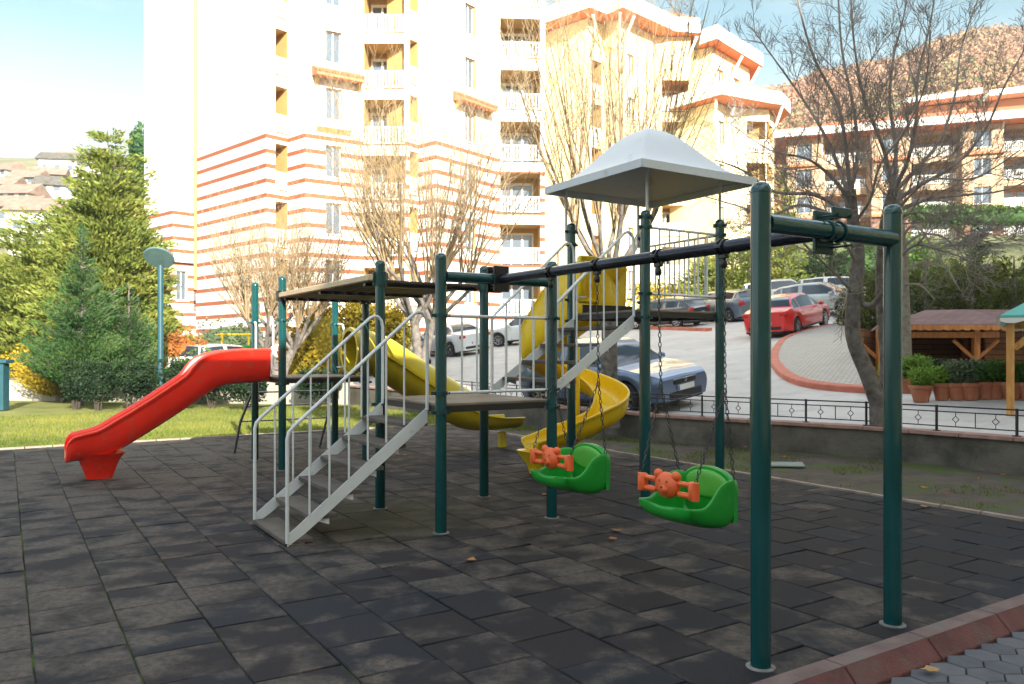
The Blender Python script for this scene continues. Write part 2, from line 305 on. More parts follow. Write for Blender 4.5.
# rubber tile material
def tile_mat():
    m, t, b = newmat('rubber_tile'); N = t.nodes.new; Lk = t.links.new
    a = N('ShaderNodeAttribute'); a.attribute_name = 'rnd'
    r_ = N('ShaderNodeValToRGB'); el = r_.color_ramp.elements
    cols = [(0.0068, 0.0088, 0.0145), (0.0078, 0.010, 0.016), (0.0098, 0.0085, 0.0128), (0.0102, 0.0082, 0.0110), (0.0085, 0.0095, 0.0138), (0.0112, 0.0092, 0.0118)]
    for i, c in enumerate(cols):
        e = el[i] if i < 2 else el.new(0.5); e.color = (*c, 1)
    for i, e in enumerate(sorted(range(len(el)), key=lambda k: k)): el[i].position = i / (len(cols) - 1)
    for i, c in enumerate(cols): el[i].color = (*c, 1)
    Lk(a.outputs['Fac'], r_.inputs[0])
    g = N('ShaderNodeNewGeometry')
    # per-tile shifted dust patches
    sc = N('ShaderNodeVectorMath'); sc.operation = 'SCALE'; sc.inputs['Scale'].default_value = 37.0
    cmb = N('ShaderNodeCombineXYZ'); Lk(a.outputs['Fac'], cmb.inputs[0]); Lk(a.outputs['Fac'], cmb.inputs[2]); Lk(cmb.outputs[0], sc.inputs[0])
    ad = N('ShaderNodeVectorMath'); ad.operation = 'ADD'; Lk(g.outputs['Position'], ad.inputs[0]); Lk(sc.outputs[0], ad.inputs[1])
    n1 = N('ShaderNodeTexNoise'); n1.inputs['Scale'].default_value = 2.6; n1.inputs['Detail'].default_value = 5; n1.inputs['Distortion'].default_value = 0.3
    Lk(ad.outputs[0], n1.inputs['Vector'])
    n0 = N('ShaderNodeTexNoise'); n0.inputs['Scale'].default_value = 0.22; n0.inputs['Detail'].default_value = 2; Lk(g.outputs['Position'], n0.inputs['Vector'])
    m0 = N('ShaderNodeMapRange'); m0.inputs['From Min'].default_value = 0.3; m0.inputs['From Max'].default_value = 0.7; m0.inputs['To Min'].default_value = 0.62; m0.inputs['To Max'].default_value = 0.42
    Lk(n0.outputs['Fac'], m0.inputs[0])
    # dust gathers on the -u (left) side of the yard
    sxy = N('ShaderNodeSeparateXYZ'); Lk(g.outputs['Position'], sxy.inputs[0]); mg0 = N('ShaderNodeMapRange'); mg0.inputs['From Min'].default_value = -4.5; mg0.inputs['From Max'].default_value = 2.0
    mg0.inputs['To Min'].default_value = -0.11; mg0.inputs['To Max'].default_value = 0.045; Lk(sxy.outputs['X'], mg0.inputs[0])
    sa = N('ShaderNodeMath'); sa.operation = 'ADD'; Lk(m0.outputs[0], sa.inputs[0]); Lk(mg0.outputs[0], sa.inputs[1])
    sb = N('ShaderNodeMath'); sb.operation = 'SUBTRACT'; Lk(n1.outputs['Fac'], sb.inputs[0]); Lk(sa.outputs[0], sb.inputs[1])
    mr_ = N('ShaderNodeMapRange'); mr_.inputs['From Min'].default_value = -0.04; mr_.inputs['From Max'].default_value = 0.14; mr_.inputs['To Max'].default_value = 0.85
    Lk(sb.outputs[0], mr_.inputs[0])
    n2 = N('ShaderNodeTexNoise'); n2.inputs['Scale'].default_value = 130; n2.inputs['Detail'].default_value = 3; Lk(g.outputs['Position'], n2.inputs['Vector'])
    n4 = N('ShaderNodeTexNoise'); n4.inputs['Scale'].default_value = 22; n4.inputs['Detail'].default_value = 6; Lk(g.outputs['Position'], n4.inputs['Vector'])
    mm = N('ShaderNodeMath'); mm.operation = 'MULTIPLY'; Lk(mr_.outputs[0], mm.inputs[0])
    r4 = N('ShaderNodeMapRange'); r4.inputs['From Min'].default_value = 0.3; r4.inputs['From Max'].default_value = 0.6; r4.inputs['To Min'].default_value = 0.35; Lk(n4.outputs['Fac'], r4.inputs[0]); Lk(r4.outputs[0], mm.inputs[1])
    mx = N('ShaderNodeMixRGB'); mx.inputs['Color2'].default_value = (0.105, 0.085, 0.070, 1); Lk(mm.outputs[0], mx.inputs['Fac']); Lk(r_.outputs[0], mx.inputs['Color1'])
    # granules
    r2 = N('ShaderNodeMapRange'); r2.inputs['From Min'].default_value = 0.3; r2.inputs['From Max'].default_value = 0.7; r2.inputs['To Min'].default_value = 0.6; r2.inputs['To Max'].default_value = 1.45; Lk(n2.outputs['Fac'], r2.inputs[0])
    mg = N('ShaderNodeVectorMath'); mg.operation = 'SCALE'; Lk(mx.outputs[0], mg.inputs[0]); Lk(r2.outputs[0], mg.inputs['Scale'])
    # moss patch beneath the stairs
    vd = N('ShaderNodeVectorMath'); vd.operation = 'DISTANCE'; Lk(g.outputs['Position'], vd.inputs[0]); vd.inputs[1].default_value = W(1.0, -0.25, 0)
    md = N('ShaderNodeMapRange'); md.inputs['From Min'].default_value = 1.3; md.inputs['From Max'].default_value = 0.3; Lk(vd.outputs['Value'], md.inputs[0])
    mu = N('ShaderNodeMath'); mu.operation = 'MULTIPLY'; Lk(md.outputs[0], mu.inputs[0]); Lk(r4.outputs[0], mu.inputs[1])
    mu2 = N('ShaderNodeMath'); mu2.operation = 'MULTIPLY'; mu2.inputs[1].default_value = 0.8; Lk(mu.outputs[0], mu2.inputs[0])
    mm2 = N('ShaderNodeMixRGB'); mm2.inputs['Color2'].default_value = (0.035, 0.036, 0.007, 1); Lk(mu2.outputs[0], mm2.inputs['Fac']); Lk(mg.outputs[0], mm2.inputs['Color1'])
    Lk(mm2.outputs[0], b.inputs['Base Color'])
    b.inputs['Roughness'].default_value = 0.8; b.inputs['Specular IOR Level'].default_value = 0.3
    bp = N('ShaderNodeBump'); bp.inputs['Strength'].default_value = 0.5; bp.inputs['Distance'].default_value = 0.004; Lk(n2.outputs['Fac'], bp.inputs['Height']); Lk(bp.outputs[0], b.inputs['Normal'])
    return m
M['tile'] = tile_mat()
M['joint'] = mat('mossy_joint', (0.012, 0.014, 0.012), 0.95, var=0.3, scale=3, dirt=(0.07, 0.13, 0.006), dscale=0.9, thr=(0.46, 0.56))
M['hex'] = ramp_mat('hex_paver', [(0.085, 0.087, 0.098), (0.11, 0.112, 0.125), (0.13, 0.128, 0.135)], 0.85, nscale=9)
M['hexjoint'] = mat('paver_joint', (0.06, 0.055, 0.05), 0.95, dirt=(0.06, 0.09, 0.02), dscale=3)
M['lawn'] = mat('lawn_soil', (0.14, 0.16, 0.03), 0.95, var=0.25, scale=1.2, c2=(0.24, 0.24, 0.05), bump=0.5, bscale=30)
M['soil'] = mat('bare_soil', (0.075, 0.058, 0.045), 0.95, var=0.3, scale=4, bump=0.9, bscale=25, dirt=(0.055, 0.075, 0.018), dscale=1.1, thr=(0.50, 0.58))
M['street'] = mat('pale_street_paving', (0.52, 0.50, 0.485), 0.85, var=0.10, scale=0.5, bump=0.3, bscale=12, dirt=(0.40, 0.385, 0.375), dscale=1.6, thr=(0.48, 0.7))
def paver_mat():
    m, t, b = newmat('sidewalk_pavers'); N = t.nodes.new; Lk = t.links.new
    g = N('ShaderNodeNewGeometry'); br = N('ShaderNodeTexBrick'); br.inputs['Scale'].default_value = 1.0
    br.inputs['Brick Width'].default_value = 0.22; br.inputs['Row Height'].default_value = 0.11; br.inputs['Mortar Size'].default_value = 0.012
    br.inputs['Color1'].default_value = (0.50, 0.46, 0.41, 1); br.inputs['Color2'].default_value = (0.42, 0.39, 0.35, 1); br.inputs['Mortar'].default_value = (0.22, 0.21, 0.19, 1)
    mp_ = N('ShaderNodeMapping'); mp_.inputs['Rotation'].default_value = (0, 0, 0.5); Lk(g.outputs['Position'], mp_.inputs[0]); Lk(mp_.outputs[0], br.inputs['Vector'])
    Lk(br.outputs['Color'], b.inputs['Base Color']); b.inputs['Roughness'].default_value = 0.85
    return m
M['pavers'] = paver_mat()
def stripe_mat(name, top):
    m, t, b = newmat(name); N = t.nodes.new; Lk = t.links.new
    g = N('ShaderNodeNewGeometry'); s_ = N('ShaderNodeSeparateXYZ'); Lk(g.outputs['Position'], s_.inputs[0])
    a = N('ShaderNodeMath'); a.operation = 'SUBTRACT'; a.inputs[0].default_value = top; Lk(s_.outputs['Z'], a.inputs[1])
    d = N('ShaderNodeMath'); d.operation = 'DIVIDE'; d.inputs[1].default_value = 0.765; Lk(a.outputs[0], d.inputs[0])
    f = N('ShaderNodeMath'); f.operation = 'FRACT'; Lk(d.outputs[0], f.inputs[0])
    lt = N('ShaderNodeMath'); lt.operation = 'LESS_THAN'; lt.inputs[1].default_value = 0.30; Lk(f.outputs[0], lt.inputs[0])
    gt = N('ShaderNodeMath'); gt.operation = 'GREATER_THAN'; gt.inputs[1].default_value = 0; Lk(a.outputs[0], gt.inputs[0])
    ml = N('ShaderNodeMath'); ml.operation = 'MULTIPLY'; Lk(lt.outputs[0], ml.inputs[0]); Lk(gt.outputs[0], ml.inputs[1])
    mx = N('ShaderNodeMixRGB'); mx.inputs['Color1'].default_value = (0.76, 0.73, 0.66, 1); mx.inputs['Color2'].default_value = (0.30, 0.085, 0.035, 1)
    Lk(ml.outputs[0], mx.inputs['Fac'])
    nz_ = N('ShaderNodeTexNoise'); nz_.inputs['Scale'].default_value = 0.6; nz_.inputs['Detail'].default_value = 5; Lk(g.outputs['Position'], nz_.inputs['Vector'])
    rp = N('ShaderNodeMapRange'); rp.inputs['To Min'].default_value = 0.86; rp.inputs['To Max'].default_value = 1.1; Lk(nz_.outputs['Fac'], rp.inputs[0])
    sc = N('ShaderNodeVectorMath'); sc.operation = 'SCALE'; Lk(mx.outputs[0], sc.inputs[0]); Lk(rp.outputs[0], sc.inputs['Scale'])
    Lk(sc.outputs[0], b.inputs['Base Color']); b.inputs['Roughness'].default_value = 0.85
    return m
M['tower'] = stripe_mat('striped_render', 12.85); M['tower_left'] = stripe_mat('striped_render_low', 10.1)
def shingle_mat():
    m, t, b = newmat('brown_shingles'); N = t.nodes.new; Lk = t.links.new
    tcn = N('ShaderNodeTexCoord'); br = N('ShaderNodeTexBrick'); br.inputs['Scale'].default_value = 1.0
    br.inputs['Brick Width'].default_value = 0.3; br.inputs['Row Height'].default_value = 0.18; br.inputs['Mortar Size'].default_value = 0.012
    br.inputs['Color1'].default_value = (0.15, 0.075, 0.07, 1); br.inputs['Color2'].default_value = (0.20, 0.11, 0.10, 1); br.inputs['Mortar'].default_value = (0.05, 0.03, 0.03, 1)
    Lk(tcn.outputs['Object'], br.inputs['Vector']); Lk(br.outputs['Color'], b.inputs['Base Color']); b.inputs['Roughness'].default_value = 0.85
    return m
M['shingle'] = shingle_mat()
def logs_mat():
    m, t, b = newmat('log_boards'); N = t.nodes.new; Lk = t.links.new
    tcn = N('ShaderNodeTexCoord'); br = N('ShaderNodeTexBrick'); br.inputs['Scale'].default_value = 1.0
    br.inputs['Brick Width'].default_value = 2.5; br.inputs['Row Height'].default_value = 0.15; br.inputs['Mortar Size'].default_value = 0.012
    br.inputs['Color1'].default_value = (0.22, 0.08, 0.025, 1); br.inputs['Color2'].default_value = (0.30, 0.115, 0.035, 1); br.inputs['Mortar'].default_value = (0.04, 0.015, 0.008, 1)
    mp_ = N('ShaderNodeMapping'); mp_.inputs['Rotation'].default_value = (radians(90), 0, 0)
    Lk(tcn.outputs['Object'], mp_.inputs[0]); Lk(mp_.outputs[0], br.inputs['Vector']); Lk(br.outputs['Color'], b.inputs['Base Color']); b.inputs['Roughness'].default_value = 0.6
    return m
M['logs'] = logs_mat()

# ================================================================== GROUND AND SETTING
mb = MB()                                                     # the land, one sheet to the horizon
rad = [0, 30, 60, 90, 130, 200, 320, 520, 850]
ring = [[Vector((r_ * cos(a), r_ * sin(a) + 10, -0.35 if r_ < 100 else -0.35 + (r_ - 90) * 0.01)) for a in [2 * pi * k / 48 for k in range(48)]] for r_ in rad[1:]]
mb.loft(ring); mb.add(ring[0], [tuple(range(48))])
struct(mb.build('ground', mat('far_ground', (0.13, 0.12, 0.07), 0.95, var=0.3, scale=0.05)))
WALL = [W(-7.5, 8.9), W(-4, 8.45), W(-1.16, 8.07), W(0.86, 7.75), W(2.6, 7.15), W(4.33, 6.6), W(7, 6.45), W(9.67, 6.35), W(14.5, 5.9), W(17.0, 5.6), Vector((-12, 26.2, 0)), Vector((-20, 27.5, 0)), Vector((-45, 30, 0))]
# lawn + soil inside the wall
mb = MB(); poly = [p.copy() for p in WALL]
lawn_poly = [W(9.55, -45)] + [W(9.55, 6.8)] + [p for p in WALL[8:]]
mb.add([Vector((p.x, p.y, -0.012)) for p in lawn_poly], [tuple(range(len(lawn_poly)))])
struct(mb.build('lawn', M['lawn']))
mb = MB(); strip = [W(-9, 5.1), W(9.55, 5.1), W(9.55, 6.5), WALL[6], WALL[5], WALL[4], WALL[3], WALL[2], WALL[1], WALL[0], W(-9, 9)]
# soil strip as a bumpy grid between the tile edge and the wall
rows = []
for i in range(121):
    u = -7.3 + 16.85 * i / 120
    def wv(u):
        pts = [(-7.5, 8.9), (-4, 8.45), (-1.16, 8.07), (.86, 7.75), (2.6, 7.15), (4.33, 6.6), (7, 6.45), (9.67, 6.35)]
        for (a, b), (c, d) in zip(pts, pts[1:]):
            if a <= u <= c: return b + (d - b) * (u - a) / (c - a)
        return pts[-1][1]
    e = wv(u); row = []
    for j in range(25):
        t = j / 24; v = 5.12 + (e + 0.15 - 5.12) * t
        row.append(W(u, v, -0.01 + 0.05 * t + 0.035 * mnoise.noise(Vector((u * 1.3, v * 1.3, 0))) * min(1, t * 4)))
    rows.append(row)
mb.loft(rows, closed=False); struct(mb.build('soil_strip', M['soil'], smooth=80))
# tiles
mb = MB(); jt = MB()
P_ = 0.47
jt.add([W(-3.86, -9, -0.014), W(-3.86, 5.1, -0.014), W(9.55, 5.1, -0.014), W(9.55, -9, -0.014)], [(0, 1, 2, 3)])
k = 0
v = -3.285 - P_ * 12
while v < 5.1 - 0.02:
    v1 = min(v + P_, 5.1); u = -3.86 - (P_ / 2 if k % 2 else 0)
    while u < 9.55 - 0.02:
        u0, u1 = max(u, -3.86), min(u + P_, 9.55)
        if u1 - u0 > 0.05:
            g = rr(0.002, 0.0065); z = rr(-0.003, 0.003); tu, tv = rr(-0.0025, 0.0025), rr(-0.0025, 0.0025)
            cu, cv = (u0 + u1) / 2, (v + v1) / 2; rot = rr(-0.006, 0.006)
            def tp(a, b, zz, ins=0):
                du, dv = a - cu, b - cv; du -= math.copysign(ins, du); dv -= math.copysign(ins, dv)
                return W(cu + du - dv * rot, cv + dv + du * rot, zz + tu * du / .24 + tv * dv / .24)
            c4 = [(u0 + g, v + g), (u1 - g, v + g), (u1 - g, v1 - g), (u0 + g, v1 - g)]
            r0 = [tp(a, b, -0.03) for a, b in c4]; r1 = [tp(a, b, z - 0.004) for a, b in c4]; r2 = [tp(a, b, z, 0.006) for a, b in c4]
            q = R(); mb.loft([r0, r1, r2], True, False, q); mb.add(r2, [(0, 1, 2, 3)], q)
        u += P_
    v += P_; k += 1
struct(mb.build('rubber_paving', M['tile'], smooth=0)); struct(jt.build('paving_joints', M['joint']))
# edging strip (pale kerb flush with tiles) at far and right edge
mb = MB()
for i in range(36):
    a = -9 + i * 0.42
    if a + 0.42 < 5.2: mb.obox(W(9.60, a + 0.205, -0.004), UV_U * 0.045, UV_V * 0.2, ZZ * 0.028)
for i in range(33):
    a = -3.9 + i * 0.42; jit = rr(-0.012, 0.012)
    mb.obox(W(a + 0.2, 5.145 + jit, -0.006 + rr(-.006, .006)), UV_U * 0.2, UV_V * 0.035, ZZ * 0.028)
struct(mb.build('paving_edging', mat('edging_stone', (0.30, 0.235, 0.19), 0.85, var=0.25, scale=5, bump=0.3)))
# near kerb: one stone is one block
kt = MB(); kf = MB(); j0 = 0.336 - 0.775 * 14
for i in range(26):
    a = j0 + i * 0.775; b = a + 0.763
    kt.add([W(-3.868, a, 0.03), W(-3.868, b, 0.03), W(-3.985, b, 0.03), W(-3.985, a, 0.03), W(-3.868, a, -0.1), W(-3.868, b, -0.1), W(-3.985, a, -0.1), W(-3.985, b, -0.1)],
           [(0, 1, 2, 3), (0, 4, 5, 1), (0, 3, 6, 4), (1, 5, 7, 2)])
    kf.add([W(-3.986, a, 0.029), W(-3.986, b, 0.029), W(-4.075, b, -0.065), W(-4.075, a, -0.065), W(-4.08, b, -0.12), W(-4.08, a, -0.12), W(-3.986, a, -0.12), W(-3.986, b, -0.12)],
           [(0, 1, 2, 3), (3, 2, 4, 5), (0, 3, 5, 6), (1, 7, 4, 2)])
struct(kt.build('kerb_top', M['kerb_top'], bevel=0.006)); struct(kf.build('kerb_face', M['kerb_red'], bevel=0.006))
mb = MB(); mb.add([W(-4.0, -25, -0.085), W(-4.0, 14, -0.085), W(-16, 14, -0.085), W(-16, -25, -0.085)], [(0, 1, 2, 3)])
struct(mb.build('path_joints', M['hexjoint']))
mb = MB(); hr = 0.105
for i in range(26):
    for j in range(70):
        u = -4.17 - i * hr * 1.5; v = -3.2 + j * hr * 1.7320508 + (hr * 0.866 if i % 2 else 0)
        z = -0.062 + rr(-.0025, .0025); q = R()
        r0 = [W(u + hr * .965 * cos(a), v + hr * .965 * sin(a), -0.09) for a in [pi / 3 * k for k in range(6)]]
        r1 = [W(u + hr * .965 * cos(a), v + hr * .965 * sin(a), z - .005) for a in [pi / 3 * k for k in range(6)]]
        r2 = [W(u + hr * .92 * cos(a), v + hr * .92 * sin(a), z) for a in [pi / 3 * k for k in range(6)]]
        mb.loft([r0, r1, r2], True, False, q); mb.add(r2, [tuple(range(6))], q)
struct(mb.build('path_pavers', M['hex'], smooth=0))
# street behind the wall: a fan of strips climbing the slope
C0 = Vector((-2.5, 8, 0)); dense = []
for a, b in zip(WALL, WALL[1:]):
    n = max(2, int((b - a).length / 0.5)); dense += [a.lerp(b, i / n) for i in range(n)]
dense.append(WALL[-1])
rows = []
ts = [0.16 / 60 * 1.0] + [((i / 90) ** 1.5) for i in range(1, 91)]
for p in dense:
    d = (p - C0).normalized(); row = []
    for t in ts:
        q = p + d * (t * 85 + 0.1); row.append(Vector((q.x, q.y, zs(q.x, q.y))))
    rows.append(row)
mb = MB(); mb.loft(rows, closed=False); struct(mb.build('street', M['street'], smooth=80))
# retaining wall with coping
wz = lambda i: 0.47 if i < 8 else (0.55 if i < 10 else 0.72)
def offs(pl, d):
    out = []
    for i, p in enumerate(pl):
        t = (pl[min(i + 1, len(pl) - 1)] - pl[max(i - 1, 0)]).normalized(); n = Vector((t.y, -t.x, 0))
        out.append(p + n * d)
    return out
wall_root = empty('retaining_wall', WALL[3], 'low stained concrete wall with pink coping between the play yard and the street', 'wall')
A_, B_ = offs(WALL, 0.0), offs(WALL, 0.24)
mb = MB(); n = 10
rings = [[Vector((A_[i].x, A_[i].y, -0.2)), Vector((A_[i].x, A_[i].y, wz(i))), Vector((B_[i].x, B_[i].y, wz(i))), Vector((B_[i].x, B_[i].y, -0.2))] for i in range(n)]
mb.loft(rings, True, True); mb.build('wall_body', M['concrete'], wall_root)
A2, B2 = offs(WALL, -0.04), offs(WALL, 0.28)
mb = MB()
for i in range(n - 1):
    seg = max(1, int((WALL[i + 1] - WALL[i]).length / 0.6))
    for s_ in range(seg):
        t0, t1 = s_ / seg, (s_ + 0.985) / seg
        q = [A2[i].lerp(A2[i + 1], t0), A2[i].lerp(A2[i + 1], t1), B2[i].lerp(B2[i + 1], t1), B2[i].lerp(B2[i + 1], t0)]
        z0 = wz(i) + (wz(i + 1) - wz(i)) * t0 + 0.002
        mb.prism([Vector((p.x, p.y, z0)) for p in q], (0, 0, 0.055))
mb.build('coping', M['coping'], wall_root, bevel=0.006)
lw = empty('lawn_wall', WALL[11], 'low cream rendered wall behind the lawn left of the clipped shrubs', 'wall')
mb = MB(); rings = [[Vector((A_[i].x, A_[i].y, -0.2)), Vector((A_[i].x, A_[i].y, .70)), Vector((B_[i].x, B_[i].y, .70)), Vector((B_[i].x, B_[i].y, -0.2))] for i in range(9, 13)]
mb.loft(rings, True, True); mb.build('wall_body', M['cream_wall'], lw)
mb = MB(); rings = [[Vector((A2[i].x, A2[i].y, 0.702)), Vector((A2[i].x, A2[i].y, .76)), Vector((B2[i].x, B2[i].y, .76)), Vector((B2[i].x, B2[i].y, .702))] for i in range(9, 13)]
mb.loft(rings, True, True); mb.build('coping', M['concrete'], lw)
# iron railing on the coping
fence = empty('iron_railing', WALL[3], 'low black iron railing with diamond ornaments on the pink coping', 'railing')
mid = offs(WALL, 0.12); rails = MB(); dm = MB(); posts = []
fz0, fz1 = 0.10, 0.36
acc = 0.0
pts3 = []
for i in range(0, 8):
    a, b = mid[i], mid[i + 1]; za, zb = wz(i) + .055, wz(i + 1) + .055
    Ls = (b - a).length; nsec = max(1, round(Ls / 1.0)); d = (b - a).normalized()
    A3 = Vector((a.x, a.y, za)); B3 = Vector((b.x, b.y, zb))
    for h, r_ in ((0.075, 0.009), (0.285, 0.009), (0.36, 0.016)):
        rails.obox((A3 + B3) / 2 + ZZ * h, (B3 - A3) / 2, Vector((d.y, -d.x, 0)) * r_, ZZ * (0.008 if h < 0.3 else 0.010))
    for s_ in range(nsec):
        P0 = A3.lerp(B3, s_ / nsec); posts.append(P0)
        for t in (0.25, 0.75):
            dm = MB(); c = A3.lerp(B3, (s_ + t) / nsec); cc = c + ZZ * 0.18; e = 0.045
            ring_ = [cc + d * e, cc + ZZ * e, cc - d * e, cc - ZZ * e, cc + d * e]
            for q0, q1 in zip(ring_, ring_[1:]): dm.tube([q0, q1], 0.007, 4)
            dm.tube([cc + ZZ * e, c + ZZ * 0.282], 0.006, 4); dm.tube([cc - ZZ * e, c + ZZ * 0.078], 0.006, 4); dm.build('diamond_ornament', M['iron'], fence)
        c = A3.lerp(B3, (s_ + 0.5) / nsec); dm = MB(); dm.tube([c + ZZ * .077, c + ZZ * .282], 0.008, 4); dm.build('upright_bar', M['iron'], fence)
rails.build('rails', M['iron'], fence); 
for p in posts:
    m_ = MB(); m_.obox(p + ZZ * 0.19, (0.014, 0, 0), (0, 0.014, 0), ZZ * 0.188); m_.obox(p + ZZ * .008, (.04, 0, 0), (0, .04, 0), ZZ * .006)
    m_.build('fence_post', M['iron'], fence)
# grass blades on lawn and on the soil strip
mb = MB()
def blade(p, h, q):
    a = rr(0, 2 * pi); d = Vector((cos(a), sin(a), 0)) * h * 0.10; l = Vector((rr(-.5, .5), rr(-.5, .5), 1)) * h
    mb.add([p - d, p + d, p + l], [(0, 1, 2)], q)
for i in range(60000):
    u = 9.68 + (R() ** 1.6) * 8; v = rr(-7, 6.0); p = W(u, v, -0.012)
    q = min(1, max(0, 0.5 + 0.5 * mnoise.noise(p * 0.5) + rr(-.35, .35)))
    blade(p, rr(0.03, 0.075), q)
for i in range(26000):
    u = rr(-4.5, 9.5); v = rr(5.2, wv(u) - 0.05); p = W(u, v, 0.0)
    nn = mnoise.noise(p * 0.9 + Vector((3, 1, 0))) + 0.25 * mnoise.noise(p * 4)
    if nn < 0.02 + (0.25 if u < 0 else -0.1): continue
    blade(p + ZZ * 0.02, rr(0.02, 0.055), rr(0, .6))
tag(mb.build('grass', M['grass'], smooth=0), 'short green grass of the lawn and patches along the wall', 'grass', kind='stuff')

# sidewalk island with red kerb
curve = [(845, 325), (820, 329), (797, 335), (781, 342), (773, 351), (770, 362), (775, 372), (786, 381), (805, 387.5), (835, 391.5), (867, 393.5)]
cp = [SP(*c) for c in curve]
def smooth_line(P, n=6):
    out = []
    for i in range(len(P) - 1):
        p0, p1, p2, p3 = P[max(i - 1, 0)], P[i], P[i + 1], P[min(i + 2, len(P) - 1)]
        for k in range(n):
            t = k / n; out.append(0.5 * ((2 * p1) + (p2 - p0) * t + (2 * p0 - 5 * p1 + 4 * p2 - p3) * t * t + (3 * p1 - p0 - 3 * p2 + p3) * t ** 3))
    out.append(P[-1]); return out
cp = smooth_line(cp)
inner = offs(cp, -0.0); 
oc = [Vector((p.x, p.y, plane_z(p.x, p.y))) for p in cp]
cen = Vector((9.6, 22, 0))
def toin(p, d):
    t = (cen - Vector((p.x, p.y, 0))); t.z = 0; t.normalize(); return Vector((p.x, p.y, 0)) + t * d
kb = MB()
rings = []
for i, p in enumerate(oc):
    t = (oc[min(i + 1, len(oc) - 1)] - oc[max(i - 1, 0)]); t.z = 0; t.normalize(); nrm = Vector((-t.y, t.x, 0))
    if nrm.dot(cen - Vector((p.x, p.y, 0))) < 0: nrm = -nrm
    q = p + nrm * 0.22; zq = plane_z(q.x, q.y)
    rings.append([p + ZZ * -0.05, p + ZZ * 0.11, p + nrm * 0.02 + ZZ * 0.13, Vector((q.x, q.y, zq + 0.13)), Vector((q.x, q.y, zq - .05))])
kb.loft(rings, True, True); struct(kb.build('sidewalk_kerb', M['kerb_pink']))
mb = MB(); inn = [r_[3] - ZZ * 0.012 for r_ in rings]
right = [Vector((LA.x, LA.y)).lerp(Vector((LB.x, LB.y)), t) for t in [i / (len(inn) - 1) for i in range(len(inn))]][::-1]
right = [Vector((p.x - 0.1, p.y, plane_z(p.x, p.y) + 0.118)) for p in right]
rows = [[a.lerp(b, t / 6) for t in range(7)] for a, b in zip(inn, right)]
mb.loft(rows, closed=False); struct(mb.build('sidewalk', M['pavers'], smooth=80))
# low planter wall at right side of sidewalk
plw = empty('planter_wall', (LA.x, LA.y, .8), 'low white planter wall with red cap curving up beside the brick sidewalk', 'wall')
mb = MB(); mc = MB()
for i in range(14):
    a = LA.lerp(LB, i / 14); b = LA.lerp(LB, (i + 1) / 14); za = plane_z(a.x, a.y); zb = plane_z(b.x, b.y)
    hh = 0.16 if i < 9 else 0.5
    d = (LB - LA).normalized(); nn = Vector((d.y, -d.x, 0)) * 0.22
    Z0 = 0.4
    mb.prism([Vector((a.x, a.y, Z0)), Vector((b.x, b.y, Z0)), Vector((b.x, b.y, zb + hh)), Vector((a.x, a.y, za + hh))], nn)
    if i >= 9: mc.prism([Vector((a.x, a.y, za + hh + .002)) - nn * .15, Vector((b.x, b.y, zb + hh + .002)) - nn * .15, Vector((b.x, b.y, zb + hh + .09)) - nn * .15, Vector((a.x, a.y, za + hh + .09)) - nn * .15], nn * 1.3)
mb.build('wall_body', M['cream_wall'], plw); mc.build('cap', M['kerb_pink'], plw)
# red kerb islands between far parking bays
for (a, b, nm) in (((640, 329.5), (668, 330), 0), ((668, 330), (706, 331.5), 1)):
    p, q = SP(*a), SP(*b); m_ = MB(); d = (q - p); nn = Vector((-d.y, d.x, 0)).normalized() * 0.3
    m_.prism([p, q, q + nn + ZZ * .02, p + nn + ZZ * .02], (0, 0, 0.14))
    struct(m_.build('parking_kerb', M['kerb_pink']))

# ================================================================== PLAY STRUCTURE
play = empty('play_structure', W(0, 0), 'green steel play structure with two decks, white stairs, slides, canopy and attached swing frame', 'playground set')
PR = 0.0535
def post(u, v, h, base=True):
    p = W(u, v); m_ = MB()
    m_.lathe(p, [(PR, 0.0), (PR, h - 0.06), (PR * 1.06, h - 0.058), (PR * 1.06, h - 0.045), (PR * .98, h - .03), (PR * .8, h - 0.012), (PR * .45, h - .002), (0.001, h)], 24)
    o = m_.build('post', M['green'], play, smooth=50)
    f_ = MB(); f_.lathe(p, [(0.078, 0.0), (0.078, 0.006), (0.07, 0.010), (PR + .001, 0.011)], 20); f_.build('base_flange', M['flange'], o)
    return o
POSTS = {}
for nm, u, v, h in (('b441', 0, 0, 2.6), ('b553', 0, 1.26, 2.6), ('b380', 1.37, -0.02, 2.665), ('b485', 1.37, 1.27, 2.675),
                    ('n759', -3.71, 0.0, 2.6), ('n891', -3.70, 1.22, 2.6),
                    ('a283', 4.64, -0.11, 2.745), ('a255', 5.90, -0.16, 2.745), ('a372', 4.64, 1.14, 2.745), ('a337', 5.98, 1.15, 2.745),
                    ('c646', 0.0, 2.52, 3.235), ('c722', 0.0, 3.68, 3.235), ('c572', 1.33, 2.50, 3.27), ('c642', 1.33, 3.68, 3.235)):
    POSTS[nm] = (u, v, post(u, v, h))
clm = MB()
def clamp(nm, z, h=0.035, ear=0.10, direction=None):
    u, v, _ = POSTS[nm]; m_ = MB(); p = W(u, v, z)
    m_.lathe(p, [(PR + .002, -h / 2), (PR + .011, -h / 2), (PR + .011, h / 2), (PR + .002, h / 2)], 20)
    for d in (UV_U, UV_V):
        m_.obox(p, d * ear, Vector((d.y, -d.x, 0)) * 0.006, ZZ * h * 0.42)
    for s in (-1, 1):
        for d in (UV_U, UV_V): m_.tube([p + d * s * (ear - .02) - Vector((d.y, -d.x, 0)) * .018, p + d * s * (ear - .02) + Vector((d.y, -d.x, 0)) * .018], 0.009, 6)
    m_.build('clamp', M['clamp'], _)
